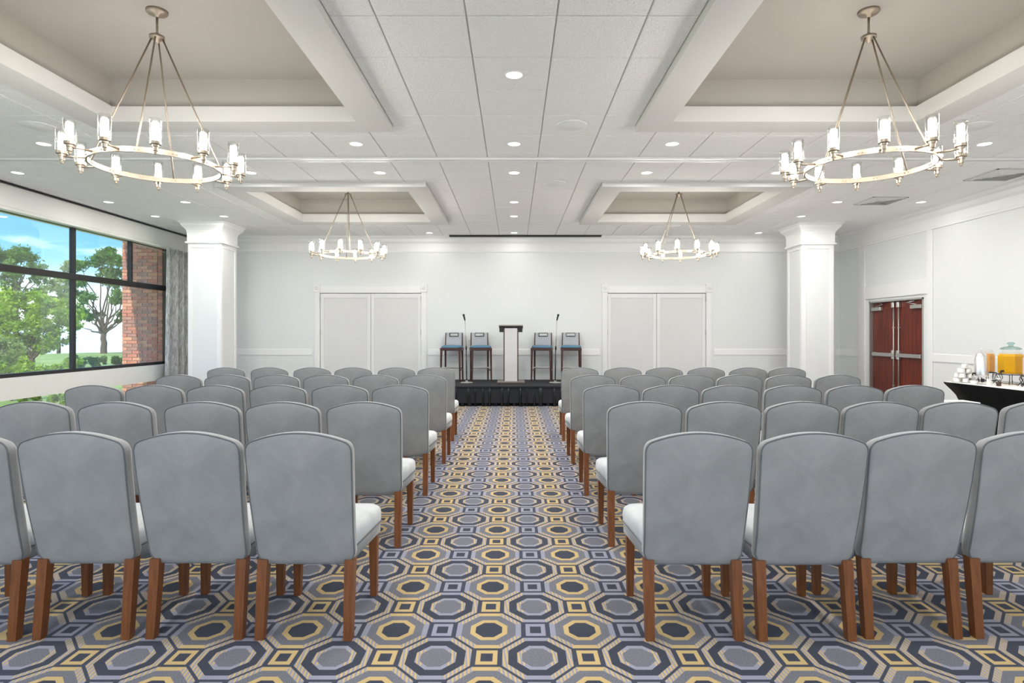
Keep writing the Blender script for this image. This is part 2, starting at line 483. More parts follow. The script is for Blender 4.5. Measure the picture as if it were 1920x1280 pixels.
# chair rails, crown mouldings, baseboards
def rail_prof(y, s=-1):
    return [(y, 0.93), (y+s*0.014, 0.93), (y+s*0.016, 0.94), (y+s*0.012, 1.03), (y+s*0.010, 1.06), (y, 1.07)]
mb = MB()
for a, b_ in ((-XW, -4.47), (-1.90, 1.89), (4.42, XW)): mb.prism_x(rail_prof(YB), a, b_)
struct(mb.build('trim_1', M['trim']), 'white chair rail along the back wall')
mb = MB()
for a, b_ in ((YF, 10.30), (12.50, YB)): mb.prism_y(rail_prof(XW), a, b_)
struct(mb.build('trim_2', M['trim']), 'white chair rail along the right wall')
def crown(y, s=-1, low=3.20):
    return [(y, low), (y+s*0.022, low), (y+s*0.028, low+0.035), (y+s*0.018, low+0.05), (y+s*0.02, low+0.19), (y+s*0.05, low+0.23),
            (y+s*0.065, low+0.29), (y+s*0.10, low+0.315), (y+s*0.12, low+0.35), (y, low+0.35)]
struct(MB().prism_x(crown(YB), -XW, XW).build('trim_3', M['trim']), 'white crown moulding of the back wall')
struct(MB().prism_y(crown(XW), YF, YB).build('trim_4', M['trim']), 'white crown moulding of the right wall')
struct(MB().prism_y([(-XW, 3.16), (-XW+0.05, 3.16), (-XW+0.05, 3.20), (-XW+0.02, 3.215), (-XW+0.02, 3.52), (-XW, 3.52)], YF, YB).build('trim_5', M['wall_left']), 'white head band above the long window')
struct(MB().prism_y([(-XW+0.0, 3.52), (-XW+0.06, 3.52), (-XW+0.06, 3.535), (-XW, 3.535)], YF, YB).build('trim_6', M['black']), 'black strip standing in for the shadow gap between window wall and ceiling')  # solid black bar takes the place of the gap's shade
mb = MB()
for a, b_ in ((-XW, -4.47), (-1.90, 1.89), (4.42, XW)): mb.box(a, b_, YB-0.018, YB, 0, 0.13)
struct(mb.build('baseboard_back', M['trim']))
mb = MB()
for a, b_ in ((YF, 10.38), (12.22, YB)): mb.box(XW-0.018, XW, a, b_, 0, 0.13)
struct(mb.build('baseboard_right', M['trim']))
# battens and door head frame on the right wall
mb = MB()
mb.box(XW-0.03, XW, 12.22, 12.34, 0, 3.2, 0.006); mb.box(XW-0.016, XW, 12.34, 12.46, 0, 3.2)
mb.box(XW-0.03, XW, 10.26, 10.38, 0, 3.2, 0.006)
mb.box(XW-0.03, XW, 10.38, 12.22, 2.10, 2.36, 0.008)
struct(mb.build('trim_7', M['trim']), 'tall white battens and head board framing the red doors')

# ------------------------------------------------------------------ white double doors on back wall
def white_door(n, x0, x1, label):
    root = empty('door_%d' % n, ((x0+x1)/2, YB, 0)); struct(root, label)
    hw = (x1-x0)/2
    for s in (-1, 1):
        mb = MB(); a, b_ = sorted((s*hw, s*(hw+0.12)))
        mb.box(a, b_, -0.035, 0.0, 0, 2.32, 0.006)
        mb.box(a+0.03, b_-0.03, -0.045, -0.034, 0.2, 2.3, 0.004)
        mb.build('casing', M['trim'], root)
        mb = MB(); mb.box(a-0.012, b_+0.012, -0.055, 0, 2.32, 2.50, 0.008)
        for k in range(8):                      # carved rosette
            an = k*PI/4; cx, cz = (a+b_)/2, 2.41
            mb.tube([(cx, -0.055, cz), (cx+0.045*math.cos(an), -0.058, cz+0.045*math.sin(an))], [0.006, 0.011], 6)
        mb.build('rosette_block', M['trim'], root)
    MB().box(-hw, hw, -0.03, 0, DZ, 2.46, 0.006).build('head_casing', M['trim'], root)
    for s in (-1, 1):
        lf = MB(); a, b_ = sorted((s*0.004, s*(hw-0.006)))
        st = 0.075
        lf.box(a, a+st, 0.005, 0.05, 0.01, DZ-0.01, 0.004); lf.box(b_-st, b_, 0.005, 0.05, 0.01, DZ-0.01, 0.004)
        lf.box(a+st, b_-st, 0.005, 0.05, DZ-0.11, DZ-0.01, 0.004); lf.box(a+st, b_-st, 0.005, 0.05, 0.01, 0.2, 0.004)
        leaf = lf.build('door_leaf', M['doorwhite'], root)
        MB().box(a+st-0.002, b_-st+0.002, 0.022, 0.04, 0.2, DZ-0.11).build('panel', M['doorpanel'], leaf)
        for z in (0.35, 1.38, 2.12):
            xx = s*(hw-0.004)
            MB().lathe([(0.009, 0), (0.009, 0.11)], (xx, -0.006, z), 8).build('hinge', M['steel'], leaf)
white_door(1, DL[0], DL[1], 'white panelled double doors left of the stage')
white_door(2, DR[0], DR[1], 'white panelled double doors right of the stage')
# closet backs behind those doors
struct(MB().box(-XW, XW, YB+0.16, YB+0.2, 0, ZC).build('wall_closet', M['wall']))

# ------------------------------------------------------------------ red double door on right wall
rd = empty('door_3', (XW, (RD[0]+RD[1])/2, 0)); struct(rd, 'red wooden double doors with push bars')
hw = (RD[1]-RD[0])/2
mb = MB(); mb.box(-0.012, 0.10, -hw, -hw+0.03, 0, RD[2]); mb.box(-0.012, 0.10, hw-0.03, hw, 0, RD[2]); mb.box(-0.012, 0.10, -hw, hw, RD[2]-0.03, RD[2])
mb.build('door_frame', M['steel'], rd)
struct(MB().box(0.11, 0.13, -1.0, 1.0, 0, 2.2).build('backing', M['black'], rd))
for s in (-1, 1):
    a, b_ = sorted((s*0.003, s*(hw-0.032)))
    lf = MB().box(0.05, 0.095, a, b_, 0.01, RD[2]-0.035, 0.003).build('door_leaf', M['red_wood'], rd)
    bar = MB().box(-0.01, 0.035, a+(0.03 if s > 0 else 0.05), b_-(0.05 if s > 0 else 0.03), 0.965, 1.035, 0.006)
    bar.box(0.03, 0.05, a+0.04, a+0.10, 0.96, 1.04); bar.box(0.03, 0.05, b_-0.10, b_-0.04, 0.96, 1.04)
    bar.build('push_bar', M['steel'], lf)
    y = s*0.075
    mb = MB().tube([(0.025, y, 0.08), (0.025, y, RD[2]-0.10)], 0.012, 8)
    mb.build('vertical_rod', M['steel'], lf)
    mb = MB()
    for z in (0.42, 1.52): mb.box(0.015, 0.05, y-0.02, y+0.02, z-0.012, z+0.012)
    mb.build('rod_guide', M['steel'], lf)
    MB().box(-0.005, 0.05, y-0.035, y+0.035, 0.92, 1.09, 0.008).build('latch_case', M['silver'], lf)
    MB().box(-0.005, 0.05, y-0.035, y+0.035, RD[2]-0.15, RD[2]-0.045, 0.008).build('latch_case', M['silver'], lf)
    c0 = s*(hw-0.06); c1 = s*(hw-0.36); c0, c1 = sorted((c0, c1))
    MB().box(-0.01, 0.05, c0, c1, RD[2]-0.19, RD[2]-0.12, 0.006).build('door_closer', M['steel'], lf)
    MB().tube([(0.0, s*(hw-0.2), RD[2]-0.115), (-0.01, s*(hw-0.45), RD[2]-0.075), (0.04, s*(hw-0.3), RD[2]-0.045)], 0.009, 6).build('closer_arm', M['steel'], lf)
MB().box(0.092, 0.096, -0.01, 0.01, 0.0, RD[2]-0.04).build('meeting_strip', M['black'], rd)

# ------------------------------------------------------------------ windows of the left wall
def glazing(name, z0, z1, transom, mulls, upper, label):
    root = empty(name, (-XW-0.12, 0, 0)); struct(root, label)
    y0 = YF+0.6; fw = 0.055
    for a, b_ in ((z0, z0+fw), (z1-0.006, z1)): MB().box(-0.04, 0.045, y0, WY1, a, b_).build('frame_rail', M['bronze'], root)
    for a, b_ in ((y0, y0+fw), (WY1-0.012, WY1)): MB().box(-0.03, 0.03, a, b_, z0, z1).build('frame_rail', M['bronze'], root)
    if transom: MB().box(-0.04, 0.055, y0, WY1, transom[0], transom[1], 0.004).build('transom', M['bronze'], root)
    for y in mulls: MB().box(-0.035, 0.04, y-0.03, y+0.03, z0, z1, 0.004).build('mullion', M['bronze'], root)
    for y in upper: MB().box(-0.035, 0.04, y-0.03, y+0.03, transom[1], z1, 0.004).build('mullion', M['bronze'], root)
    ys = [y0]+sorted(mulls)+[WY1]
    for a, b_ in zip(ys, ys[1:]):
        if transom:
            MB().box(0.0, 0.006, a+0.03, b_-0.03, z0+0.04, transom[0]+0.01).build('pane', M['pane'], root)
            us = [a]+[u for u in upper if a < u < b_]+[b_]
            for c, d in zip(us, us[1:]): MB().box(0.0, 0.006, c+0.03, d-0.03, transom[1]-0.01, z1-0.02).build('pane', M['pane'], root)
        else:
            MB().box(0.0, 0.006, a+0.03, b_-0.03, z0+0.04, z1-0.02).build('pane', M['pane'], root)
ml = [9.90-2.4*k for k in range(6) if 9.90-2.4*k > YF+1]
glazing('window_1', 0.775, 3.16, (2.30, 2.40), ml, [11.38], 'long black-framed window with transom panes')
glazing('window_2', 0.10, 0.46, None, ml, [], 'low strip window under the white spandrel')

# ------------------------------------------------------------------ ceiling
CO = [(-2.74, 4.65), (2.74, 4.65), (-2.74, 9.93), (2.74, 9.93)]
HO = 1.49; HI = 1.19
ceil = MB(); holes = []
HC = HI+0.04
xs = sorted({-XW-0.15, XW+0.15} | {c[0]-HC for c in CO} | {c[0]+HC for c in CO})
ys = sorted({YF-0.1, YB+0.15} | {c[1]-HC for c in CO} | {c[1]+HC for c in CO})
for a, b_ in zip(xs, xs[1:]):
    for c, d in zip(ys, ys[1:]):
        mx_, my_ = (a+b_)/2, (c+d)/2
        if any(abs(mx_-k[0]) < HC and abs(my_-k[1]) < HC for k in CO): continue
        ceil.box(a, b_, c, d, ZC+0.012, ZC+0.06)
ceiling = ceil.build('ceiling', M['grid']); struct(ceiling, 'white suspended tile ceiling with four recessed coffers')
struct(MB().box(-XW-0.3, XW+0.3, YF-0.3, YB+0.3, 4.2, 4.3).build('roof_slab', M['wall'], ceiling))
mb = MB(); mb.box(-XW-0.3, -XW-0.2, YF-0.3, YB+0.3, ZC, 4.2); mb.box(XW+0.15, XW+0.25, YF-0.3, YB+0.3, ZC, 4.2)
mb.box(-XW-0.3, XW+0.3, YF-0.3, YF-0.2, ZC, 4.2); mb.box(-XW-0.3, XW+0.3, YB+0.15, YB+0.3, 0, 4.2)
mb.build('roof_edge', M['wall'], ceiling)
# coffers
def frame_ring(mb, cx, cyy, ro, ri, z0, z1):
    mb.box(cx-ro, cx+ro, cyy-ro, cyy-ri, z0, z1); mb.box(cx-ro, cx+ro, cyy+ri, cyy+ro, z0, z1)
    mb.box(cx-ro, cx-ri, cyy-ri, cyy+ri, z0, z1); mb.box(cx+ri, cx+ro, cyy-ri, cyy+ri, z0, z1)
ZB = ZC-0.065; ZL = ZC+0.085; ZR = ZC+0.375
for (cx, cyy) in CO:
    mb = MB(); frame_ring(mb, cx, cyy, HO, HI+0.035, ZB, ZC+0.012)
    frame_ring(mb, cx, cyy, HI+0.035, HI, ZB, ZL)
    bd = mb.build('coffer_border', M['coffer_edge'], ceiling)
    mb = MB(); frame_ring(mb, cx, cyy, HI+0.18, HI+0.06, ZL-0.06, ZR+0.03); frame_ring(mb, cx, cyy, HI+0.06, HI+0.036, ZL-0.06, ZL-0.02)
    mb.box(cx-HI-0.06, cx+HI+0.06, cyy-HI-0.06, cyy+HI+0.06, ZR, ZR+0.03)
    mb.build('coffer_recess', M['coffer'], ceiling)

# tiles: proud pieces between recessed joints
T = 0.61
cells = []
def subtract(r, h):
    x0, x1, y0, y1 = r; a, b_, c, d = h
    if b_ <= x0 or a >= x1 or d <= y0 or c >= y1: return [r]
    out = []
    if y0 < c: out.append((x0, x1, y0, c))
    if d < y1: out.append((x0, x1, d, y1))
    yy0, yy1 = max(y0, c), min(y1, d)
    if x0 < a: out.append((x0, a, yy0, yy1))
    if b_ < x1: out.append((b_, x1, yy0, yy1))
    return out
TRACK = (7.27, 7.39)
hl = [(c[0]-HO, c[0]+HO, c[1]-HO, c[1]+HO) for c in CO] + [(-XW-1, XW+1, TRACK[0], TRACK[1])]
gx = [-0.3225+T*i for i in range(-13, 14)]; gy = [4.02+T*j for j in range(-12, 17)]
for i, x in enumerate(gx):
    for j, y in enumerate(gy):
        r = (max(x, -XW+0.03), min(x+T, XW-0.08), max(y, YF), min(y+T, YB-0.08))
        if r[1]-r[0] < 0.03 or r[3]-r[2] < 0.03: continue
        rs = [r]
        for h in hl: rs = [q for p in rs for q in subtract(p, h)]
        rs = [q for q in rs if q[1]-q[0] > 0.03 and q[3]-q[2] > 0.03]
        if rs: cells.append(rs)
def scr(rs):
    tot = 0
    for x0, x1, y0, y1 in rs:
        y0c = max(y0, 3.3)
        if y1 <= y0c: continue
        h = ZC-CAMZ; ya = 1120*h/y0c; yb = 1120*h/y1
        if yb > 624: continue
        ya = min(ya, 624); mid = (y0c+y1)/2
        pxa = max(-964, min(956, x0*1120/mid)); pxb = max(-964, min(956, x1*1120/mid))
        tot += (ya-yb)*(pxb-pxa)
    return tot
cells.sort(key=lambda rs: -scr(rs))
g = 0.006; TH = 0.012
def tile_geo(mb, rs):
    for x0, x1, y0, y1 in rs:
        a0, a1, b0, b1 = x0+g, x1-g, y0+g, y1-g; c = 0.006
        vs = [(a0, b0, ZC+TH), (a1, b0, ZC+TH), (a1, b1, ZC+TH), (a0, b1, ZC+TH),
              (a0, b0, ZC+c*0.7), (a1, b0, ZC+c*0.7), (a1, b1, ZC+c*0.7), (a0, b1, ZC+c*0.7),
              (a0+c, b0+c, ZC), (a1-c, b0+c, ZC), (a1-c, b1-c, ZC), (a0+c, b1-c, ZC)]
        fs = [(11, 10, 9, 8)]
        for k in range(4):
            l = (k+1) % 4; fs += [(k, l, 4+l, 4+k), (4+k, 4+l, 8+l, 8+k)]
        mb.add(vs, fs)
nt_ = 0; rest = MB()
for rs in cells:
    if nt_ < 296 and scr(rs) > 20:
        mb = MB(); tile_geo(mb, rs); mb.build('ceiling_tile', M['tile'], ceiling); nt_ += 1
    else: tile_geo(rest, rs)
tag(rest.build('ceiling_tile', M['tile'], ceiling), kind='stuff')
# partition track across the ceiling
mb = MB(); mb.box(-XW, XW, TRACK[0], TRACK[0]+0.035, ZC-0.02, ZC+0.012, 0.003); mb.box(-XW, XW, TRACK[1]-0.035, TRACK[1], ZC-0.02, ZC+0.012, 0.003)
t_ = struct(mb.build('trim_8', M['trim']), 'metal partition track crossing the whole ceiling')
MB().box(-XW, XW, TRACK[0]+0.035, TRACK[1]-0.035, ZC+0.0, ZC+0.011).build('track_groove', M['groove'], t_)
mb = MB(); mb.box(-1.41, 1.90, 12.98, 13.08, ZC-0.035, ZC-0.001, 0.004)
tag(mb.build('projection_screen_case', M['black']), 'long black slot of a roll-down screen in the ceiling above the stage', 'screen')

# ------------------------------------------------------------------ columns
def column(x0, x1, y0, y1, label):
    cx, cyy = (x0+x1)/2, (y0+y1)/2; h = (x1-x0)/2
    root = empty('column', (cx, cyy, 0)); tag(root, label, 'column', kind=None)
    MB().box(-h, h, -h, h, 0, 3.3, 0.004).build('shaft', M['wall'], root)
    fr = MB(); w = 0.075; t = 0.012
    for s in (-1, 1):
        for ax in 'xy':
            for a, b_, c, d in ((-h, -h+w, 0.2, 3.05), (h-w, h, 0.2, 3.05), (-h, h, 3.05, 3.13), (-h, h, 0.0, 0.2)):
                if ax == 'x':
                    p, q = sorted((s*h, s*(h+t))); fr.box(p, q, a, b_, c, d, 0.003)
                else:
                    p, q = sorted((s*h, s*(h+t))); fr.box(a, b_, p, q, c, d, 0.003)
    fr.build('panel_moulding', M['trim'], root)
    def sq(e, z): return [(-h-e, -h-e, z), (h+e, -h-e, z), (h+e, h+e, z), (-h-e, h+e, z)]
    cp = MB(); pr = [(0.012, 3.13), (0.045, 3.135), (0.045, 3.16), (0.02, 3.175), (0.02, 3.33), (0.03, 3.38), (0.055, 3.42), (0.10, 3.47), (0.105, 3.50), (0.14, 3.53), (0.14, ZC-0.001)]
    cp.loops([sq(e, z) for e, z in pr], False)
    cp.build('capital', M['trim'], root)
    bs = MB(); bs.loops([sq(e, z) for e, z in [(0.03, 0.0), (0.03, 0.14), (0.015, 0.16)]], False); bs.build('base', M['trim'], root)
    return root
column(-6.226, -5.605, 11.42, 12.04, 'square white panelled column beside the curtain at the left')
column(5.59, 6.20, 11.60, 12.21, 'square white panelled column near the red doors')

# ------------------------------------------------------------------ curtain
mb = MB(); n = 90; cols = []
for i in range(n+1):
    t = i/n; y = 12.02+1.05*t
    ph = t*2*PI*4
    cols.append((y, 0.085*math.sin(ph)+0.014*math.sin(ph*2.3+1), 0.02*math.sin(ph*1.7)))
rings = []
for (y, dx, j) in cols:
    rings.append([(-XW+0.15+dx*(0.75+0.25*(1-z/3.2))+j*0.4, y+0.10*(z/3.16)*(1-(y-12.02)/1.05)*0.8, z) for z in (0.03, 0.8, 1.6, 2.4, 3.15)])
vs = [p for r in rings for p in r]; fs = []
for i in range(n):
    for k in range(4): fs.append((i*5+k, (i+1)*5+k, (i+1)*5+k+1, i*5+k+1))
mb.add(vs, fs, True)
cu = mb.build('curtain', M['curtain'], fix=False)
sol = cu.modifiers.new('thickness', 'SOLIDIFY'); sol.thickness = 0.006
tag(cu, 'grey streaked curtain hanging at the end of the window beside the column', 'curtain')

# ------------------------------------------------------------------ ceiling fittings
ring_me = MB().lathe([(0.083, 0.004), (0.083, -0.004), (0.072, -0.008), (0.066, -0.002), (0.064, 0.010)], n=28, cap0=False, cap1=False).mesh('light_trim'); ring_me.materials.append(M['trim'])
lens_me = MB().lathe([(0.001, 0.0), (0.0655, 0.0)], n=28, cap0=False, cap1=False).mesh('light_lens'); lens_me.materials.append(M['downlight'])
rows = [(4.93, [(0, 'above the aisle, nearest the camera')]),
        (6.73, [(-5.3, 'at the far left, just before the track'), (-1.78, 'left of the aisle, just before the track'), (0, 'above the aisle, just before the track'), (1.78, 'right of the aisle, just before the track'), (5.30, 'right of the right front chandelier, before the track')]),
        (7.94, [(-6.6, 'at the far left edge, just past the track'), (-3.5, 'seen right of the left front chandelier, past the track'), (-1.78, 'left of the aisle, just past the track'), (0, 'above the aisle, just past the track'), (1.76, 'right of the aisle, just past the track'), (3.5, 'left of the right front chandelier, past the track'), (5.26, 'seen under the right front chandelier, past the track')]),
        (9.72, [(-6.6, 'by the window wall, level with the far coffers'), (-5.35, 'left of the far left coffer'), (0, 'above the aisle, between the far coffers'), (5.26, 'right of the far right coffer, beside the air vent'), (6.62, 'closest to the right wall crown moulding')]),
        (10.9, [(-6.55, 'by the window wall, just before the left column'), (-5.3, 'just before the left column capital'), (0, 'above the aisle, at the far end of the far coffers'), (5.24, 'just before the right column capital')]),
        (12.7, [(-1.8, 'near the back wall, left of the screen slot'), (0, 'near the back wall above the lectern'), (5.2, 'near the back wall beside the right column')])]
for y, lst in rows:
    for x, where in lst:
        r = empty('ceiling_light', (x, y, ZC)); tag(r, 'round recessed ceiling light %s' % where, 'ceiling light', 'recessed ceiling lights')
        inst(ring_me, 'trim_ring', r); inst(lens_me, 'lens', r, (0, 0, -0.003))
        area('ceiling_area_light', (x, y, ZC-0.012), (0, 0, 0), 0.12, 0.12, DOWN*(0.10 if y > 12 or abs(x) > 6.2 else 0.8), (1, 0.98, 0.95), 'DISK', spread=PI)
for y in (2.6, 0.4, -1.8):  # unseen lights without fittings, added behind the camera for more light
    for x in (-5.3, -1.78, 1.78, 5.3):
        area('ceiling_area_light', (x, y, ZC-0.012), (0, 0, 0), 0.12, 0.12, DOWN, (1, 0.98, 0.95), 'DISK', spread=PI)
spk = MB().lathe([(0.16, 0.002), (0.16, -0.004), (0.145, -0.010), (0.105, -0.007), (0.10, -0.011), (0.001, -0.013)], n=32, cap0=False, cap1=False).mesh('speaker'); spk.materials.append(M['grille'])
for x, y, where in ((0.59, 6.13, 'right of the aisle lights, before the track'), (0.58, 8.5, 'right of the aisle lights, between the far coffers'), (-4.9, 6.16, 'left of the left front chandelier'), (4.75, 6.16, 'right of the right front chandelier')):
    o = inst(spk, 'ceiling_speaker', None, (x, y, ZC)); tag(o, 'flat round white ceiling speaker %s' % where, 'speaker', 'round ceiling speakers')
def vent(x0, x1, y0, y1, label):
    r = empty('air_vent', ((x0+x1)/2, (y0+y1)/2, ZC)); tag(r, label, 'vent')
    hx, hy = (x1-x0)/2, (y1-y0)/2
    mb = MB(); mb.box(-hx, hx, -hy, -hy+0.02, -0.012, -0.001); mb.box(-hx, hx, hy-0.02, hy, -0.012, -0.001)
    mb.box(-hx, -hx+0.02, -hy, hy, -0.012, -0.001); mb.box(hx-0.02, hx, -hy, hy, -0.012, -0.001); mb.build('frame', M['grid'], r)
    for k in range(1, 4):
        s = 1-k*0.24; mb = MB()
        def sqr(e, z): return [(-hx*e, -hy*e, z), (hx*e, -hy*e, z), (hx*e, hy*e, z), (-hx*e, hy*e, z)]
        mb.loops([sqr(s+0.12, -0.004), sqr(s, -0.022)], False, False, False); mb.build('louvre', M['vent'], r)
    MB().box(-hx, hx, -hy, hy, -0.002, -0.0005).build('backing', M['vent'], r)
vent(5.62, 6.18, 9.35, 9.9, 'square louvred ceiling air vent right of the far right coffer')
vent(6.27, 6.87, 7.74, 8.34, 'large grey ceiling air grille near the right wall, past the track')

# ------------------------------------------------------------------ chandeliers
def chandelier(x, y, label, rot, src={}):
    root = empty('chandelier', (x, y, 0)); tag(root, label, 'chandelier', 'ring chandeliers hanging from the coffers')
    ZRING = CAMZ+1.295; ZH = CAMZ+2.30; R = 0.45; RL = 0.595; nz = ZR
    if not src:
        def me(mb, name, m):
            q = mb.mesh(name); q.materials.append(m); return q
        src['canopy'] = me(MB().lathe([(0.001, 0), (0.078, 0), (0.078, -0.012), (0.07, -0.022), (0.02, -0.028), (0.014, -0.05), (0.001, -0.05)], n=24, cap0=False, cap1=False), 'canopy', M['nickel'])
        src['stem'] = me(MB().tube([(0, 0, ZH), (0, 0, nz-0.03)], 0.009, 8), 'stem', M['nickel'])
        src['hub'] = me(MB().lathe([(0.001, 0.03), (0.015, 0.03), (0.02, 0.012), (0.055, 0.008), (0.055, -0.01), (0.02, -0.016), (0.018, -0.04), (0.001, -0.045)], n=20, cap0=False, cap1=False), 'hub', M['nickel'])
        rg = MB(); n = 72
        def sec(a, ro, ri, z0, z1): c, s = math.cos(a), math.sin(a); return [(ro*c, ro*s, z0), (ro*c, ro*s, z1), (ri*c, ri*s, z1), (ri*c, ri*s, z0)]
        rr = [sec(2*PI*i/n, R+0.006, R-0.006, -0.019, 0.019) for i in range(n)]; rr.append(rr[0]); rg.loops(rr, False, False, False)
        for k in range(12):
            a = 2*PI*(k+0.5)/12
            for da in (-0.03, 0.03):
                c, s = math.cos(a+da), math.sin(a+da)
                rg.tube([((R-0.010)*c, (R-0.010)*s, 0), ((R+0.011)*c, (R+0.011)*s, 0)], 0.006, 6)
        src['ring'] = me(rg, 'ring', M['nickel'])
        src['arm'] = me(MB().tube([(R, 0, 0.0), (R+0.07, 0, -0.004), (RL, 0, -0.006)], 0.008, 6), 'arm', M['nickel'])
        src['cup'] = me(MB().lathe([(0.001, -0.062), (0.009, -0.058), (0.012, -0.045), (0.008, -0.042), (0.008, -0.038), (0.017, -0.036), (0.017, -0.010), (0.023, -0.008), (0.023, 0.006), (0.037, 0.009), (0.037, 0.030), (0.001, 0.032)], n=16, smooth=False, cap0=False, cap1=False), 'candle_cup', M['nickel'])
        src['tube'] = me(MB().lathe([(0.001, 0.034), (0.023, 0.034), (0.023, 0.155), (0.001, 0.156)], n=16, cap0=False, cap1=False), 'frosted_tube', M['lamp'])
        src['shade'] = me(MB().lathe([(0.040, 0.032), (0.041, 0.04), (0.041, 0.185), (0.0395, 0.186), (0.0385, 0.04)], n=24, cap0=False, cap1=False), 'glass_shade', M['clear'])
        q = MB(); q.tube([(0.035, 0, ZH), (R, 0, ZRING+0.01)], 0.0065, 6); src['rod'] = me(q, 'rod', M['nickel'])
    inst(src['canopy'], 'canopy', root, (0, 0, nz)); inst(src['stem'], 'stem', root); inst(src['hub'], 'hub', root, (0, 0, ZH))
    inst(src['ring'], 'ring', root, (0, 0, ZRING), rot)
    for k in range(4): inst(src['rod'], 'rod', root, (0, 0, 0), rot+math.radians(15)+k*PI/2)
    for k in range(12):
        a = rot+2*PI*k/12
        arm = inst(src['arm'], 'arm', root, (0, 0, ZRING), a)
        for nm, nn in (('cup', 'candle_cup'), ('tube', 'frosted_tube'), ('shade', 'glass_shade')): inst(src[nm], nn, arm, (RL, 0, 0))
chandelier(-2.78, 4.65, 'nickel ring chandelier with twelve glass lamps, near left', math.radians(0))
chandelier(2.76, 4.65, 'nickel ring chandelier with twelve glass lamps, near right', math.radians(8))
chandelier(-2.76, 9.93, 'small-looking ring chandelier hanging before the left white doors', math.radians(4))
chandelier(2.74, 9.93, 'small-looking ring chandelier hanging before the right white doors', math.radians(12))

# ------------------------------------------------------------------ chairs
def back_outline():
    pts = []
    def bez(p0, p1, p2, n=5):
        return [((1-t)**2*p0[0]+2*t*(1-t)*p1[0]+t*t*p2[0], (1-t)**2*p0[1]+2*t*(1-t)*p1[1]+t*t*p2[1]) for t in [i/n for i in range(n+1)]]
    half = []
    half += [(0.0, 0.335), (0.08, 0.335)]
    half += bez((0.178, 0.335), (0.216, 0.338), (0.229, 0.388))
    half += [(0.232, 0.50), (0.236, 0.62), (0.240, 0.74), (0.2425, 0.84)]
    half += bez((0.243, 0.880), (0.243, 0.922), (0.208, 0.934), 6)
    half += [(0.208*(1-k/6), 0.972-0.038*(1-k/6)**2) for k in range(1, 7)]
    # full loop, anticlockwise seen from behind
    left = [(-x, z) for x, z in half[1:-1]][::-1]
    return half+left
OUT = back_outline()
def yb(z):      # rear surface of the reclined back
    t = (z-0.335)/0.637
    return 0.035-0.125*t-0.012*math.sin(PI*min(1, max(0, t)))
def bring(s, off, e=0.0):
    cz = 0.655; r = []
    for x, z in OUT:
        xx = x*s; zz = cz+(z-cz)*s
        r.append((xx, yb(zz)+off, zz))
    return r
mb = MB()
mb.loops([bring(s, o) for s, o in [(0.02, -0.010), (0.35, -0.010), (0.7, -0.009), (0.90, -0.007), (0.97, -0.004), (0.993, 0.000), (1.0, 0.008), (1.002, 0.026), (0.997, 0.042), (0.98, 0.054), (0.94, 0.064), (0.7, 0.072), (0.35, 0.074), (0.02, 0.074)]])
me_back = mb.mesh('backrest'); me_back.materials.append(M['velvet'])
mb = MB(); mb.tube(bring(0.992, -0.001), 0.0038, 6, closed=True); me_pip = mb.mesh('piping'); me_pip.materials.append(M['piping'])
# seat cushion
def seat_outline(w0, w1, y0, y1, r):
    p = [(-w0, y0), (w0, y0)]
    for k in range(6):
        a = k/5*PI/2; p.append((w1-r+r*math.cos(a), y1-r+r*math.sin(a)))
    for k in range(6):
        a = PI/2+k/5*PI/2; p.append((-w1+r+r*math.cos(a), y1-r+r*math.sin(a)))
    return p
SO = seat_outline(0.218, 0.248, 0.045, 0.525, 0.07)
def sring(s, z, crown=0.0):
    cx, cyy = 0, 0.285
    return [(x*s, cyy+(y-cyy)*s, z) for x, y in SO]
mb = MB(); mb.loops([sring(0.97, 0.405), sring(0.995, 0.41), sring(1.0, 0.43), sring(0.998, 0.452), sring(0.975, 0.474), sring(0.92, 0.486), sring(0.75, 0.491), sring(0.4, 0.494), sring(0.03, 0.495)])
me_seat = mb.mesh('seat'); me_seat.materials.append(M['seat'])
mb = MB(); mb.loops([sring(0.965, 0.345), sring(0.985, 0.35), sring(0.985, 0.406), sring(0.96, 0.408)])
me_apron = mb.mesh('seat_apron'); me_apron.materials.append(M['velvet'])
mb = MB(); mb.tube(sring(0.992, 0.406), 0.0045, 6, closed=True); me_sp = mb.mesh('seat_piping'); me_sp.materials.append(M['piping'])
def legmesh(p0, p1, w0, w1):
    q = MB().taper(p0, p1, w0, w1).mesh('leg'); q.materials.append(M['leg']); return q
me_rl = [legmesh((s*0.204, 0.038, 0.36), (s*0.206, 0.0, 0), 0.047, 0.040) for s in (-1, 1)]
me_fl = [legmesh((s*0.205, 0.475, 0.36), (s*0.207, 0.468, 0), 0.046, 0.034) for s in (-1, 1)]
def chair(x, y, rz, label, group):
    r = empty('side_chair', (x, y, 0), rz); tag(r, label, 'chair', group)
    b = inst(me_back, 'backrest', r); inst(me_pip, 'piping', b)
    s = inst(me_seat, 'seat', r); tag(s, 'seat cushion coloured pale for the light on its top'); inst(me_sp, 'piping', s)
    inst(me_apron, 'seat_apron', r)
    for q in me_rl+me_fl: inst(q, 'leg', r)
    return r
RY = [2.78, 3.98, 5.22, 6.50, 7.85]
LX = [[-.974, -1.484, -2.005, -2.52], [-.979, -1.509, -2.04, -2.60, -3.155], [-.982, -1.505, -2.04, -2.57, -3.10, -3.62],
      [-.971, -1.49, -2.02, -2.56, -3.086, -3.61], [-1.017, -1.53, -2.096, -2.63, -3.19, -3.75]]
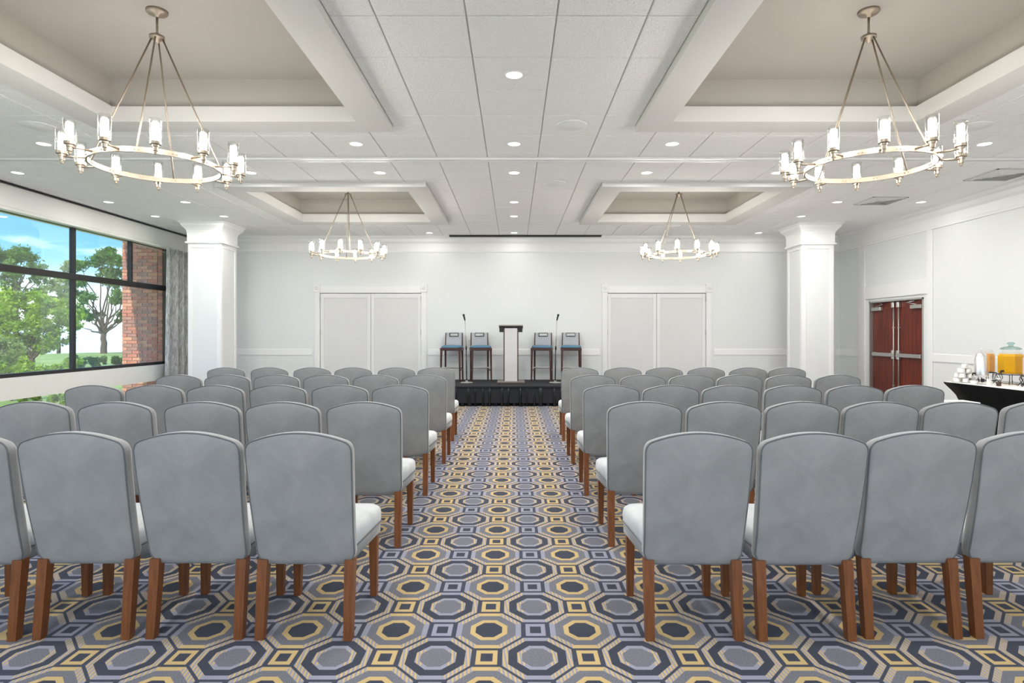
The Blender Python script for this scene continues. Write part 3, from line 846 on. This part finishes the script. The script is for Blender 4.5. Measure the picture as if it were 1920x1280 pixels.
RX = [[.834, 1.352, 1.855, 2.37], [.855, 1.375, 1.89, 2.40, 2.906, 3.45], [.84, 1.35, 1.86, 2.40, 2.93, 3.45],
      [.846, 1.383, 1.91, 2.43, 2.95, 3.48], [.857, 1.414, 1.95, 2.5, 3.04, 3.55]]
ordn = ['aisle', 'second', 'third', 'fourth', 'fifth', 'sixth']
rown = ['front-most visible row nearest the camera', 'second row from the camera', 'third row from the camera', 'fourth row from the camera', 'row closest to the stage']
for side, XS in (('left', LX), ('right', RX)):
    for r, xs_ in enumerate(XS):
        for k, x in enumerate(xs_):
            pos = 'aisle seat' if k == 0 else '%s seat from the aisle' % ordn[k]
            rn = ['nearest row', 'second row', 'middle row', 'fourth row', 'farthest row'][r]
            chair(x, RY[r]+random.uniform(-0.015, 0.015), math.radians(random.uniform(-1.2, 1.2)),
                  'grey velvet chair, %s, %s, %s block of chairs' % (pos, rn, side), 'grey chairs in rows facing the stage')

# ------------------------------------------------------------------ stage
SZ = 0.394
st = empty('stage', (0, 11.55, 0)); tag(st, 'low dark stage platform with pleated black skirt against the back wall', 'stage')
mb = MB().box(-2.15, 2.15, 0.012, 1.60, 0.06, SZ, 0.006); mb.build('platform', M['stage_top'], st)
mb = MB(); n = 520; vs = []; fs = []; zs = [SZ-0.025, SZ-0.05, 0.26, 0.14, 0.004]
path = []
L_ = [(-2.16, 1.6), (-2.16, 0.0), (2.16, 0.0), (2.16, 1.6)]
tot = 0; seg = []
for a, b_ in zip(L_, L_[1:]):
    d = math.hypot(b_[0]-a[0], b_[1]-a[1]); seg.append((tot, d, a, b_)); tot += d
random.seed(3)
phs = [random.uniform(0, 6) for _ in range(6)]
for i in range(n+1):
    s = tot*i/n
    for (t0, d, a, b_) in seg:
        if s <= t0+d+1e-6: break
    t = (s-t0)/d; px = a[0]+(b_[0]-a[0])*t; py = a[1]+(b_[1]-a[1])*t
    nx, ny = (b_[1]-a[1])/d, -(b_[0]-a[0])/d
    for zi, z in enumerate(zs):
        amp = [0.004, 0.014, 0.026, 0.032, 0.036][zi]
        w = math.sin(s*50+phs[0]+0.9*math.sin(s*5+zi*0.25))+0.5*math.sin(s*87+phs[1]+zi*0.3)+0.5*math.sin(s*19+phs[2]+zi*0.2)
        o = amp*w-0.02-0.01*(zi/4)
        vs.append((px-nx*-o if False else px+nx*o*-1*-1, py+ny*o*-1*-1, z))
for i in range(n):
    for k in range(4): fs.append((i*5+k, (i+1)*5+k, (i+1)*5+k+1, i*5+k+1))
# outward side is away from the platform
cx = 0
vs2 = []
for (x, y, z) in vs: vs2.append((x, y, z))
mb.add(vs2, fs, True)
sk = mb.build('stage_skirt', M['skirt'], st, fix=False)
MB().box(-2.17, 2.17, -0.012, 0.02, SZ-0.03, SZ+0.001, 0.004).build('edge_trim', M['stage_top'], st)

# ------------------------------------------------------------------ lectern
lc = empty('lectern', (-0.065, 12.25, SZ+0.002)); tag(lc, 'tall narrow lectern with grey front and dark wood edges, centre of the stage', 'lectern')
MB().box(-0.29, 0.29, -0.20, 0.22, 0.0, 0.022, 0.003).build('base_board', M['dark_wood'], lc)
MB().box(-0.275, 0.275, -0.185, 0.205, 0.022, 0.045, 0.004).build('base_plinth', M['slab'], lc)
mb = MB(); mb.box(-0.152, -0.128, -0.12, 0.14, 0.045, 1.10, 0.002); mb.box(0.128, 0.152, -0.12, 0.14, 0.045, 1.10, 0.002)
mb.build('side_post', M['dark_wood'], lc)
MB().box(-0.128, 0.128, -0.135, -0.10, 0.045, 1.12, 0.003).build('front_panel', M['lectern_gray'], lc)
mb = MB(); mb.box(-0.235, -0.152, -0.10, 0.22, 1.04, 1.15, 0.004); mb.box(0.152, 0.235, -0.10, 0.22, 1.04, 1.15, 0.004); mb.box(-0.152, 0.152, -0.09, 0.22, 1.05, 1.15)
mb.build('shelf_box', M['black'], lc)
mb = MB(); mb.prism_x([(-0.17, 1.165), (-0.17, 1.187), (0.26, 1.13), (0.26, 1.108)], -0.245, 0.245)
tp = mb.build('reading_top', M['slab'], lc)

# ------------------------------------------------------------------ bar stools
def stool(x, y, rz, label):
    r = empty('bar_stool', (x, y, SZ+0.002), rz); tag(r, label, 'stool', 'bar stools on the stage')
    # local: front towards -y
    for s in (-1, 1):
        MB().taper((s*0.195, -0.19, 0.66), (s*0.205, -0.205, 0), 0.042, 0.028).build('leg', M['stool_wood'], r)
        q = MB(); q.taper((s*0.185, 0.20, 0.66), (s*0.19, 0.235, 0), 0.040, 0.028); q.build('leg', M['stool_wood'], r)
        MB().taper((s*0.18, 0.235, 1.03), (s*0.185, 0.20, 0.62), 0.022, 0.03, 0.03, 0.036).build('back_post', M['stool_wood'], r)
    mb = MB(); mb.box(-0.22, 0.22, -0.215, 0.22, 0.65, 0.705, 0.006); mb.build('seat_frame', M['stool_wood'], r)
    def sq(e, z):
        o = []
        for k in range(28):
            a = 2*PI*k/28; c, s = math.cos(a), math.sin(a); n_ = 0.35
            o.append((e*0.215*math.copysign(abs(c)**n_, c), 0.0+e*0.20*math.copysign(abs(s)**n_, s), z))
        return o
    MB().loops([sq(0.96, 0.705), sq(1.0, 0.715), sq(0.99, 0.735), sq(0.9, 0.752), sq(0.6, 0.764), sq(0.1, 0.768)]).build('seat', M['blue_vinyl'], r)
    bk = MB()
    def yy(z): return 0.20+0.035*(z-0.62)/0.41
    def slab(x0, x1, z0, z1):
        bk.loops([[(x0, yy(z0)-0.022, z0), (x1, yy(z0)-0.022, z0), (x1, yy(z1)-0.022, z1), (x0, yy(z1)-0.022, z1)],
                  [(x0, yy(z0)+0.016, z0), (x1, yy(z0)+0.016, z0), (x1, yy(z1)+0.016, z1), (x0, yy(z1)+0.016, z1)]], False)
    slab(-0.17, 0.17, 0.75, 0.955); slab(-0.17, -0.088, 0.955, 1.03); slab(0.088, 0.17, 0.955, 1.03); slab(-0.088, 0.088, 1.016, 1.03)
    b = bk.build('backrest', M['zigzag'], r)
    fr = MB(); z0, z1 = 0.955, 1.016
    for a, b2, c, d in ((-0.10, 0.10, z0-0.012, z0+0.004), (-0.10, 0.10, z1-0.004, z1+0.012), (-0.10, -0.088, z0, z1), (0.088, 0.10, z0, z1)):
        fr.box(a, b2, yy(c)-0.03, yy(c)+0.024, c, d)
    fr.build('handle_frame', M['iron'], b)
    MB().box(-0.19, 0.19, -0.215, -0.195, 0.285, 0.305, 0.003).build('foot_rail', M['steel'], r)
    for s in (-1, 1): MB().box(s*0.195-0.01, s*0.195+0.01, -0.19, 0.21, 0.22, 0.245).build('side_stretcher', M['stool_wood'], r)
    MB().box(-0.18, 0.18, 0.205, 0.225, 0.25, 0.27).build('back_stretcher', M['stool_wood'], r)
stool(-1.33, 12.82, math.radians(-5), 'blue-seated bar stool left of the left microphone stand')
stool(-0.72, 12.82, math.radians(10), 'blue-seated bar stool between the left microphone stand and the lectern')
stool(0.60, 12.82, math.radians(-9), 'blue-seated bar stool between the lectern and the right microphone stand')
stool(1.22, 12.82, math.radians(-4), 'blue-seated bar stool right of the right microphone stand')

# ------------------------------------------------------------------ microphone stands
def mic(x, y, lean, label):
    r = empty('microphone_stand', (x, y, SZ)); tag(r, label, 'microphone stand', 'microphone stands on the stage')
    MB().lathe([(0.001, 0), (0.125, 0), (0.125, 0.010), (0.11, 0.018), (0.03, 0.026), (0.022, 0.05), (0.001, 0.05)], n=32, cap0=False, cap1=False).build('base', M['steel'], r)
    MB().tube([(0, 0, 0.03), (lean*0.3, 0, 0.72)], 0.011, 8).build('pole', M['iron'], r)
    MB().tube([(lean*0.3, 0, 0.68), (lean*0.3, 0, 0.75)], 0.016, 8).build('clutch', M['black'], r)
    MB().tube([(lean*0.3, 0, 0.72), (lean, 0, 1.30)], 0.008, 8).build('upper_pole', M['steel'], r)
    t = -0.03 if lean < 0 else 0.03
    m_ = MB(); m_.tube([(lean, 0, 1.285), (lean+t*0.6, -0.03, 1.37)], [0.013, 0.019], 10); m_.build('microphone', M['black'], r)
    m_ = MB(); m_.lathe([(0.001, -0.026), (0.016, -0.02), (0.026, 0), (0.018, 0.018), (0.001, 0.026)], (lean+t*0.8, -0.037, 1.392), 12, cap0=False, cap1=False); m_.build('microphone_head', M['iron'], r)
mic(-0.977, 12.30, -0.035, 'straight microphone stand on a round base, left side of the stage')
mic(0.846, 12.30, 0.035, 'straight microphone stand on a round base, right side of the stage')

# ------------------------------------------------------------------ buffet table
TZ = 0.76; TX0, TX1, TY0, TY1 = 5.86, 6.64, 5.70, 8.14
bt = empty('buffet_table', ((TX0+TX1)/2, (TY0+TY1)/2, 0)); tag(bt, 'long buffet table in a tight black cover along the right wall', 'table')
hx, hy = (TX1-TX0)/2, (TY1-TY0)/2
def tr(e, z, sag=0.0):
    o = []; n = 10
    c = [(-hx, -hy), (hx, -hy), (hx, hy), (-hx, hy)]
    for k in range(4):
        a, b_ = c[k], c[(k+1) % 4]
        for i in range(n):
            t = i/n; x = a[0]+(b_[0]-a[0])*t; y = a[1]+(b_[1]-a[1])*t
            w = 1-4*(t-0.5)**2; inn = e+sag*w
            sx = (hx-inn)/hx; sy = (hy-inn)/hy
            o.append((x*sx, y*sy, z))
    return o
mb = MB(); mb.loops([tr(-0.004, TZ-0.004), tr(-0.005, TZ-0.02), tr(0.015, TZ-0.05, 0.0), tr(0.055, TZ-0.11), tr(0.09, TZ-0.17), tr(0.115, TZ-0.25), tr(0.12, 0.3), tr(0.11, 0.02)], True, False, False)
mb.build('black_cover', M['cloth_black'], bt)
MB().box(-hx, hx, -hy, hy, TZ-0.02, TZ, 0.004).build('table_top', M['topper'], bt)
mb = MB()
for sx in (-1, 1):
    for sy in (-1, 1): mb = MB().tube([(sx*(hx-0.16), sy*(hy-0.16), 0), (sx*(hx-0.16), sy*(hy-0.16), TZ-0.03)], 0.016, 8); mb.build('leg', M['iron'], bt)
tag(MB().box(-0.16, 0.16, -0.14, 0.14, 0, 0.60, 0.004).build('carton', M['paper'], None, (5.34, 7.18, 0)), 'plain white box standing before the black buffet table', 'box')

# pyramid of stacked cups: three saucer layers and cups
cupm = MB().lathe([(0.030, 0.052), (0.032, 0.052), (0.036, 0.004), (0.034, 0.0), (0.030, 0.004)], n=14, cap0=False, cap1=True); cupm.lathe([(0.001, 0.050), (0.031, 0.0525)], n=14, cap0=False, cap1=False)
cup_me = cupm.mesh('coffee_cup'); cup_me.materials.append(M['white_china'])
pl = MB().lathe([(0.001, 0.0), (0.06, 0.0), (0.10, 0.007), (0.10, 0.010), (0.06, 0.005), (0.001, 0.005)], n=28, cap0=False, cap1=False)
bx_, by_ = 6.01, 7.97
tier = [(7, 0.150), (6, 0.125), (4, 0.095), (1, 0.062)]
words_t = ['bottom', 'second', 'third', 'top']
z = TZ
def plate(x, y, z, rad, label, g=None):
    o = MB().lathe([(0.001, 0.0), (rad*0.6, 0.0), (rad, 0.006), (rad, 0.009), (rad*0.6, 0.004), (0.001, 0.004)], n=28, cap0=False, cap1=False).build('plate', M['white_china'], None, (x, y, z))
    tag(o, label, 'plate', g)
for ti, (nc, rad) in enumerate(tier):
    plate(bx_, by_, z, rad, 'round white %s plate of the pyramid of cups on the buffet table' % words_t[ti], 'plates between the stacked cups'); z += 0.0092
    if nc == 1: pos = [(0, 0)]
    elif nc == 7: pos = [(0, 0)]+[(0.098*math.cos(k*PI/3), 0.098*math.sin(k*PI/3)) for k in range(6)]
    elif nc == 6: pos = [(0, 0)]+[(0.078*math.cos(k*2*PI/5), 0.078*math.sin(k*2*PI/5)) for k in range(5)]
    else: pos = [(0.052*math.cos(k*PI/2+0.4), 0.052*math.sin(k*PI/2+0.4)) for k in range(4)]
    for (dx, dy) in pos:
        wh = 'in the middle' if math.hypot(dx, dy) < 0.01 else 'at the ' + (('front' if dy < 0 else 'back') if abs(dy) > 0.012 else '') + (' ' if abs(dy) > 0.012 and abs(dx) > 0.012 else '') + (('right' if dx > 0 else 'left') if abs(dx) > 0.012 else '')
        o = inst(cup_me, 'coffee_cup', None, (bx_+dx, by_+dy, z)); tag(o, 'white cup %s of the %s tier of the cup pyramid' % (wh, words_t[ti]), 'cup', 'stacked white cups, %s tier' % words_t[ti])
    z += 0.0528
o = MB().lathe([(0.001, 0), (0.03, 0), (0.05, 0.045), (0.046, 0.045), (0.027, 0.006), (0.001, 0.006)], n=20, cap0=False, cap1=False).build('bowl', M['white_china'], None, (5.925, 7.70, TZ)); tag(o, 'small white bowl in front of the cup pyramid', 'bowl')

# silver coffee urn
ur = empty('coffee_urn', (6.02, 7.70, TZ)); ur.scale = (0.72, 0.72, 1.0); tag(ur, 'tapering polished silver coffee urn with a tall lid finial', 'coffee urn')
MB().lathe([(0.001, 0.10), (0.108, 0.10), (0.112, 0.12), (0.088, 0.36), (0.084, 0.365), (0.001, 0.365)], n=32, cap0=False, cap1=False).build('body', M['silver'], ur)
lid = MB().lathe([(0.086, 0.365), (0.088, 0.372), (0.06, 0.395), (0.02, 0.402), (0.001, 0.402)], n=32, cap0=False, cap1=False).build('lid', M['silver'], ur)
MB().lathe([(0.006, 0.40), (0.005, 0.43), (0.013, 0.445), (0.008, 0.46), (0.001, 0.465)], n=12, cap0=True, cap1=False).build('finial', M['silver'], lid)
MB().tube([(-0.10, 0, 0.14), (-0.15, 0, 0.14), (-0.16, 0, 0.115)], 0.011, 8).build('spigot', M['black'], ur)
for k in range(4):
    a = PI/4+k*PI/2
    MB().tube([(0.09*math.cos(a), 0.09*math.sin(a), 0.115), (0.125*math.cos(a), 0.125*math.sin(a), 0.06), (0.115*math.cos(a), 0.115*math.sin(a), 0.008)], 0.006, 6).build('leg', M['silver'], ur)
MB().lathe([(0.001, 0.03), (0.05, 0.03), (0.05, 0.07), (0.001, 0.07)], n=16, cap0=False, cap1=False).build('burner', M['iron'], ur)

def dispenser(x, y, mj, label, w=0.135, h=0.27, rz=0.0, lid=True, stand=True, z0=0.13):
    r = empty('drink_dispenser', (x, y, TZ), rz); tag(r, label, 'drink dispenser')
    n = 8
    j = MB().lathe([(w*0.95, z0), (w*1.03, z0+0.02), (w*1.03, z0+h-0.03), (w*0.92, z0+h), (w*0.66, z0+h+0.02), (w*0.66, z0+h+0.045)], n=n, smooth=False, cap0=True, cap1=False, rot=PI/8).build('jar', M['clear'], r)
    MB().lathe([(w*0.90, z0+0.012), (w*0.97, z0+0.03), (w*0.97, z0+h-0.035), (w*0.86, z0+h-0.008)], n=n, smooth=False, rot=PI/8).build('juice', mj, r)
    if lid:
        MB().lathe([(w*0.70, z0+h+0.045), (w*0.78, z0+h+0.05), (w*0.76, z0+h+0.065), (w*0.45, z0+h+0.085), (w*0.2, z0+h+0.09), (w*0.16, z0+h+0.11), (w*0.32, z0+h+0.125), (w*0.2, z0+h+0.14), (0.001, z0+h+0.142)], n=20, cap0=False, cap1=False).build('lid', M['teal_glass'], r)
    MB().tube([(-w*0.98, -w*0.35, z0+0.045), (-w*1.25, -w*0.45, z0+0.045), (-w*1.32, -w*0.48, z0+0.02)], [0.014, 0.012, 0.010], 8).build('spigot', M['black'], r)
    if stand:
        ws = MB()
        ws.tube([(w*1.08*math.cos(2*PI*k/24), w*1.08*math.sin(2*PI*k/24), z0) for k in range(24)], 0.005, 6, closed=True)
        ws.tube([(w*1.0*math.cos(2*PI*k/24), w*1.0*math.sin(2*PI*k/24), 0.02) for k in range(24)], 0.004, 6, closed=True)
        for k in range(8):
            a = 2*PI*k/8; c, s = math.cos(a), math.sin(a)
            ws.tube([(w*1.08*c, w*1.08*s, z0), (w*0.9*c, w*0.9*s, z0*0.6), (w*1.15*c, w*1.15*s, 0.03), (w*1.28*c, w*1.28*s, 0.006), (w*1.36*c, w*1.36*s, 0.02), (w*1.28*c, w*1.28*s, 0.034)], 0.0045, 6)
        ws.build('wire_stand', M['iron'], r)
dispenser(6.37, 7.66, M['juice'], 'glass dispenser of bright orange juice with a pale lidded top', 0.142, 0.27)
dispenser(6.38, 8.055, M['juice2'], 'glass dispenser of peach-coloured juice behind the silver urn', 0.092, 0.26, lid=False)
dispenser(6.36, 7.27, M['juice3'], 'glass dispenser of pale pink drink cut by the right photo edge', 0.14, 0.25)
for x, y, mm, lb in ((5.93, 7.46, 'white_china', 'small white cream jug on the buffet table before the urn'), (6.02, 7.42, 'coffee', 'small glass jar of brown sugar on the buffet table before the urn')):
    if mm == 'coffee':
        r = empty('sugar_jar', (x, y, TZ)); tag(r, lb, 'jar')
        MB().lathe([(0.026, 0), (0.028, 0.004), (0.028, 0.085)], n=16, cap1=False).build('jar_glass', M['clear'], r)
        MB().lathe([(0.024, 0.004), (0.024, 0.05)], n=16).build('sugar', M['coffee'], r)
        MB().lathe([(0.030, 0.085), (0.030, 0.095), (0.001, 0.10)], n=16, cap1=False).build('lid', M['silver'], r)
    else:
        r = empty('cream_jug', (x, y, TZ)); tag(r, lb, 'jug')
        MB().lathe([(0.001, 0), (0.026, 0), (0.032, 0.03), (0.024, 0.065), (0.028, 0.085), (0.026, 0.085), (0.022, 0.065), (0.001, 0.06)], n=18, cap0=False, cap1=False).build('body', M['white_china'], r)
        MB().tube([(0.0, -0.028, 0.07), (0.0, -0.05, 0.055), (0.0, -0.03, 0.025)], 0.004, 6).build('handle', M['white_china'], r)

# ------------------------------------------------------------------ outside
# terrain and lake
def terrain():
    mb = MB(); nx, ny = 40, 60; vs = []; fs = []
    for j in range(ny+1):
        y = -20+110*j/ny
        for i in range(nx+1):
            x = -XW-0.3-(i/nx)**1.5*130
            d = math.hypot(x, y)
            z = -0.18-min(0.35, max(0, (abs(x)-8)*0.012))+0.06*math.sin(x*0.5)*math.sin(y*0.4)*(1 if abs(x) > 12 else 0.2)
            e = max(0, d-70)
            z -= 0.012*e**1.3
            vs.append((x, y, z))
    for j in range(ny):
        for i in range(nx):
            a = j*(nx+1)+i; fs.append((a, a+1, a+nx+2, a+nx+1))
    mb.add(vs, fs, True); return mb.build('ground', M['grass'])
tag(terrain(), 'green lawn sloping away outside the window', kind='structure')
struct(MB().box(-3000, -40, -2000, 3000, -2.2, -2.0).build('lake', M['water']), 'lake beyond the lawn, coloured pale like reflected clouds')
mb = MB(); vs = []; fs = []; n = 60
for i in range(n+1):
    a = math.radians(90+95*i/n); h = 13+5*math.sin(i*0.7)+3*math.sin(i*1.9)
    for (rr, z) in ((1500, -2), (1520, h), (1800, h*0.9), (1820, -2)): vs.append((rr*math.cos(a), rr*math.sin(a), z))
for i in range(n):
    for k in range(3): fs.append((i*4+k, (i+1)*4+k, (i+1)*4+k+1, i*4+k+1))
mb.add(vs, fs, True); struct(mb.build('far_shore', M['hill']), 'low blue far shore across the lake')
struct(MB().box(-11.5, -XW-0.28, -6, 10.2, -0.30, -0.10, 0.01).build('path', M['pave']), 'grey paving strip outside the window')

# brick wing seen through the window
bw = MB().box(-8.17, -XW-0.15, 12.47, 13.3, -0.4, 4.6).build('wall_brick', M['mortar']); struct(bw, 'red brick wing of the building outside the window')
random.seed(11)
bmes = []
for mt in M['bricks']:
    q = MB().box(0, 0.203, 0, 0.03, 0, 0.060, 0.003).mesh('brick'); q.materials.append(mt); bmes.append(q)
hmes = []
for mt in M['bricks']:
    q = MB().box(0, 0.0965, 0, 0.03, 0, 0.060, 0.003).mesh('brick'); q.materials.append(mt); hmes.append(q)
z = 0.0; row = 0
while z < 3.55:
    x = -8.17; first = (row % 2 == 1)
    while x < -XW-0.2:
        if first or x+0.203 > -XW-0.15: me_, wd = random.choice(hmes), 0.1065
        else: me_, wd = random.choice(bmes), 0.213
        if x+wd > -XW-0.11: break
        first = False
        o = inst(me_, 'brick', bw, (x, 12.447+random.uniform(-0.003, 0.003), z)); x += wd
    z += 0.0705; row += 1
struct(MB().box(-8.2, -XW-0.3, -4, 13.0, 3.72, 3.95).build('added_sun_overhang', M['trim'], ceiling))  # out of view; added to keep sun off the windows and shade the brick top

# plants
def leaf_cloud(blobs, n, size, zsq=0.8):
    vs = []; fs = []
    tot = sum(b[3]**2 for b in blobs)
    for (bx, by, bz, br) in blobs:
        k = max(8, int(n*br*br/tot))
        subs = []
        for _ in range(9):
            d = Vector((random.gauss(0, 1), random.gauss(0, 1), random.gauss(0, 1))).normalized()*br*random.uniform(0.45, 1.05)
            subs.append((d, br*random.uniform(0.22, 0.5)))
        for _ in range(k):
            while True:
                p = Vector((random.gauss(0, 1), random.gauss(0, 1), random.gauss(0, 1)))
                if p.length > 0.1: break
            sd_, sr_ = random.choice(subs); p = sd_+p*sr_*0.55
            c = Vector((bx+p.x, by+p.y, bz+p.z*zsq))
            a = Vector((random.gauss(0, 1), random.gauss(0, 1), random.gauss(0, 1))).normalized()
            b_ = a.cross(Vector((random.gauss(0, 1), random.gauss(0, 1), random.gauss(0, 1)))).normalized()
            s = size*random.uniform(0.6, 1.3); i = len(vs)
            vs += [tuple(c-a*s), tuple(c+b_*s*0.45+a*s*0.1), tuple(c+a*s), tuple(c-b_*s*0.45+a*s*0.1)]
            fs.append((i, i+1, i+2, i+3))
    mb = MB(); mb.v = vs; mb.f = fs; mb.sm = [False]*len(fs); return mb
def limb(mb, p0, p1, r0, r1, wob=0.15, n=5):
    p0 = Vector(p0); p1 = Vector(p1); pts = []; rr = []
    for i in range(n+1):
        t = i/n; p = p0.lerp(p1, t)
        if 0 < i < n: p += Vector((random.uniform(-1, 1), random.uniform(-1, 1), random.uniform(-0.3, 0.3)))*wob
        pts.append(p); rr.append(r0+(r1-r0)*t)
    mb.tube(pts, rr, 7); return pts
def tree(x, y, zg, trunk_h, blobs, n, size, leafm, label, name='tree', tr_=0.25, group=None, extra=None):
    r = empty(name, (x, y, zg)); tag(r, label, 'tree' if name == 'tree' else 'shrub', group)
    mb = MB(); limb(mb, (0, 0, -0.3), (0, 0, trunk_h), tr_, tr_*0.75, tr_*0.2)
    for (bx, by, bz, br) in blobs:
        limb(mb, (0, 0, trunk_h*0.95), (bx*0.9, by*0.9, bz), tr_*0.34, tr_*0.05, tr_*0.9)
    mb.build('trunk', M['bark'], r)
    f_ = leaf_cloud(blobs, n, size).build('foliage', leafm, r, fix=False); f_['kind'] = 'stuff'
def px(X_, D): return (X_-964)/1120*D
def pz(Y_, D): return CAMZ+(624-Y_)/1120*D
def blobs_px(lst, D, x0, z0):
    out = []
    for (X_, Y_, R_, dd) in lst:
        out.append((px(X_, D)-x0, dd, pz(Y_, D)-z0, R_/1120*D))
    return out
random.seed(21)
D = 56; x0 = px(195, D); z0 = -0.55
B = blobs_px([(150, 500, 16, 0), (172, 488, 17, 1), (200, 478, 18, 0), (225, 485, 18, -1), (135, 525, 14, 1), (160, 525, 15, -1), (190, 515, 18, 1), (220, 520, 20, 0), (245, 505, 20, 1),
              (150, 552, 14, 0), (178, 560, 15, -1), (210, 560, 16, 1), (240, 560, 20, -1), (155, 590, 15, 0.6), (140, 612, 10, 0), (225, 595, 16, 0.5), (250, 590, 18, 0), (180, 590, 8, 0.5), (265, 530, 20, 0)], D, x0, z0)
tree(x0, D, z0, 1.9, B, 16000, 0.16, M['leaf_dark'], 'spreading green tree on the lakeside lawn, its trunk in full view', tr_=0.30)
D = 60; x0 = px(30, D)
B = blobs_px([(0, 485, 24, 0), (28, 478, 20, 1), (55, 478, 17, 0), (70, 500, 15, 0), (40, 505, 20, -1), (10, 515, 20, 1), (75, 520, 14, 0), (20, 540, 16, 0), (60, 545, 14, 0), (-30, 500, 30, 0)], D, x0, z0)
tree(x0, D, z0, 5.0, B, 9000, 0.17, M['leaf_dark'], 'tall green tree rising behind the bushes at the far left', tr_=0.25)
D = 66; x0 = px(110, D)
B = blobs_px([(105, 530, 14, 0), (90, 545, 12, 0), (120, 545, 14, 0), (85, 560, 12, 1), (112, 560, 14, 0), (125, 520, 12, 0), (128, 500, 12, 0)], D, x0, z0)
tree(x0, D, z0, 4.0, B, 4500, 0.18, M['leaf_pale'], 'thin pale tree between the left tree and the trunked tree', tr_=0.2)
D = 27; x0 = px(60, D); z0 = -0.35
B = blobs_px([(5, 575, 30, 0), (40, 570, 26, 0.5), (75, 568, 25, 0), (110, 575, 22, 0.3), (130, 590, 20, 0), (20, 605, 30, -0.5), (65, 600, 30, -0.3), (100, 608, 26, 0.2), (135, 615, 15, 0), (30, 640, 28, 0), (75, 640, 26, 0.2), (110, 640, 18, 0), (-30, 590, 40, 0), (-20, 640, 40, 0)], D, x0, z0)
tree(x0, D, z0, 0.6, B, 24000, 0.085, M['leaf_lime'], 'broad bright lime-green bush filling the left window panes', 'bush', 0.14)
D = 18; x0 = px(10, D); z0 = -0.25
B = blobs_px([(0, 640, 26, 0), (25, 655, 22, 0), (-25, 650, 30, 0), (15, 675, 22, 0)], D, x0, z0)
tree(x0, D, z0, 0.3, B, 7000, 0.05, M['leaf_pale'], 'pale green shrub at the lower left corner of the window', 'bush', 0.06)
D = 14.5; z0 = -0.2; k = 0
for X0_, nm in ((-70, 'left of the others'), (22, 'between the other two'), (112, 'left of the window mullion')):
    x0 = px(X0_, D)
    B = blobs_px([(X0_-16, 692, 16, 0), (X0_+10, 688, 17, 0.2), (X0_+18, 702, 14, 0), (X0_, 712, 20, 0)], D, x0, z0)
    tree(x0, D, z0, 0.15, B, 4500, 0.04, M['leaf_lime'], 'low leafy green shrub just outside the window, %s' % nm, 'shrub', 0.03, 'low shrubs outside the window')
D = 30; z0 = -0.4
for X0_, nm in ((146, 'just right of the mullion'), (180, 'below the trunked tree'), (222, 'beside the brick wing')):
    x0 = px(X0_, D)
    B = blobs_px([(X0_-6, 674, 8, 0), (X0_+6, 676, 8, 0.2), (X0_, 684, 9, 0)], D, x0, z0)
    tree(x0, D, z0, 0.1, B, 1800, 0.07, M['leaf_dark'], 'small dark green shrub on the lawn, %s' % nm, 'shrub', 0.03, 'dark shrubs on the lawn')
D = 11.2; z0 = -0.15
for X0_, nm in ((50, 'seen under the white spandrel, left'), (108, 'seen under the white spandrel, right')):
    x0 = px(X0_, D)
    B = blobs_px([(X0_-8, 748, 10, 0), (X0_+8, 750, 10, 0.1), (X0_, 762, 12, 0)], D, x0, z0)
    tree(x0, D, z0, 0.08, B, 2200, 0.03, M['leaf_lime'], 'tiny green shrub at the foot of the window, %s' % nm, 'shrub', 0.02, 'shrubs at the foot of the window')
